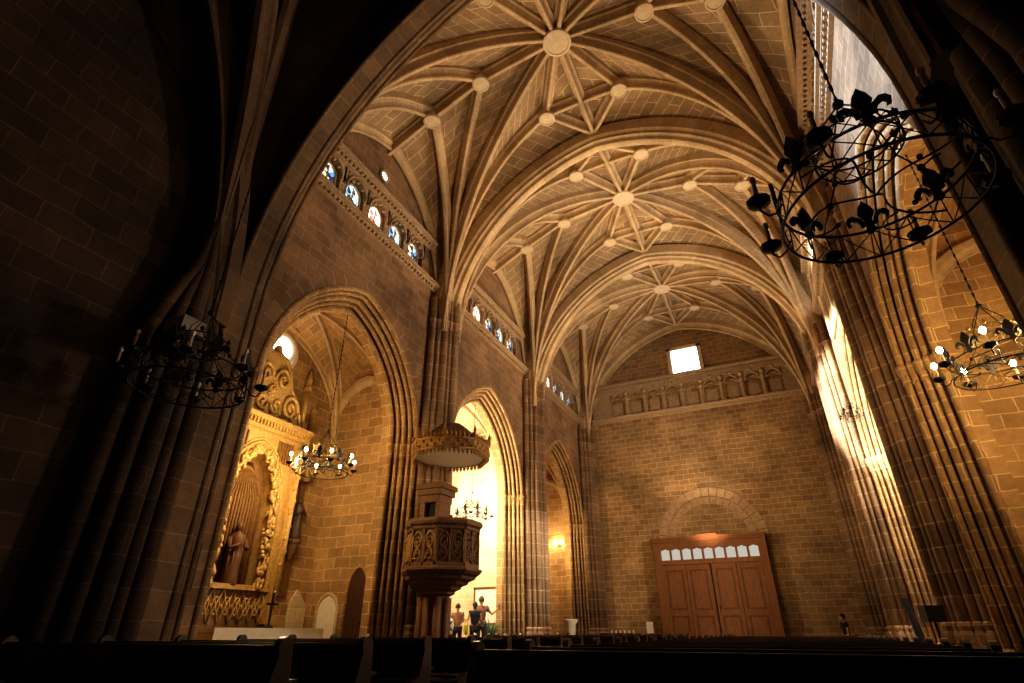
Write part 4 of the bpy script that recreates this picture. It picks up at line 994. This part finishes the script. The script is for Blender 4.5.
# ------------------------------------------------------------------ camera
F_PX = 540.0; dh = 632 - 341.5
pitch = math.atan2(dh, F_PX); yaw = math.atan2(808 - 512, math.hypot(F_PX, dh))
cam = bpy.data.cameras.new('camera'); cam.sensor_width = 36; cam.lens = F_PX/1024*36; cam.clip_start = .05; cam.clip_end = 200
co = bpy.data.objects.new('camera', cam); COL.objects.link(co); co.location = (0,0,1.1)
co.rotation_euler = (pi/2 + pitch, 0, yaw); SC.camera = co

# ------------------------------------------------------------------ lights
def look(o, tgt): o.rotation_euler = (Vector(tgt) - o.location).to_track_quat('-Z', 'Y').to_euler()
def spot(loc, tgt, p, col, ang=90, r=.3, blend=.6):
    l = bpy.data.lights.new('spot', 'SPOT'); l.energy = p; l.color = col; l.spot_size = radians(ang); l.spot_blend = blend; l.shadow_soft_size = r
    o = bpy.data.objects.new('spot_light', l); COL.objects.link(o); o.location = loc; look(o, tgt); return o
def point(loc, p, col, r=.15):
    l = bpy.data.lights.new('pt', 'POINT'); l.energy = p; l.color = col; l.shadow_soft_size = r
    o = bpy.data.objects.new('point_light', l); COL.objects.link(o); o.location = loc; return o
def area(loc, tgt, p, col, sx, sy):
    l = bpy.data.lights.new('ar', 'AREA'); l.energy = p; l.color = col; l.shape = 'RECTANGLE'; l.size = sx; l.size_y = sy
    o = bpy.data.objects.new('area_light', l); COL.objects.link(o); o.location = loc; look(o, tgt); return o
COOL = (.84, .88, 1.0); WARM = (1, .64, .34); WARM2 = (1, .67, .30)
spot((XC-.8, 13.6, 2.6), (XC, 9.9, 17), 1850, (1,.69,.40), 88, .08)
spot((XC-.8, 21.6, 2.6), (XC, 17.6, 17), 3100, (1,.73,.44), 84, .08)
spot((XC, 27.5, 3.5), (XC, 24.5, 17), 1300, (1,.70,.42), 100, .15)
area((XC, 19, 2.5), (XC, 19.2, 17), 180, WARM, 3, 14)
spot((XC, 19, 4.5), (-3.3, 29.2, 6.5), 700, (1,.68,.34), 75, .5)
# chapels
point((-10.7, 9.7, 4.9), 420, WARM2, .4)
point((-11.2, 18.2, 5.5), 1150, (1,.82,.54), .5)
point((-10.9, 26.6, 5.0), 220, WARM2, .3)
point((4.2, 10.2, 5.0), 300, WARM2, .4)
point((4.6, 17.5, 6.5), 1500, (1,.90,.72), .5)
spot((1.6, 16.6, 8.6), (-8.9, 20.7, 3.6), 8500, (1,.88,.68), 20, .15, .7)
# daylight beam from the clerestory on the right wall, and cool light on the first bay
spot((-8.3, 16.6, 12.2), (3.2, 19.3, 8.2), 42000, (1,.92,.78), 25, .10, .35)
spot((-8.6, 9.0, 12.8), (2.9, 8.6, 10.6), 17000, (.55,.74,1.0), 30, .4)
point((-5.0, 0.0, 6.0), 16, (1,.6,.4), 1.0)
wd = bpy.data.worlds.new('world'); SC.world = wd; wd.use_nodes = True
bgn = wd.node_tree.nodes.get('Background'); bgn.inputs[0].default_value = (.02,.015,.012,1); bgn.inputs[1].default_value = .3
SC.view_settings.view_transform = 'Standard'
SC.view_settings.look = 'Medium High Contrast'
SC.view_settings.exposure = 0.15
SC.cycles.max_bounces = 6
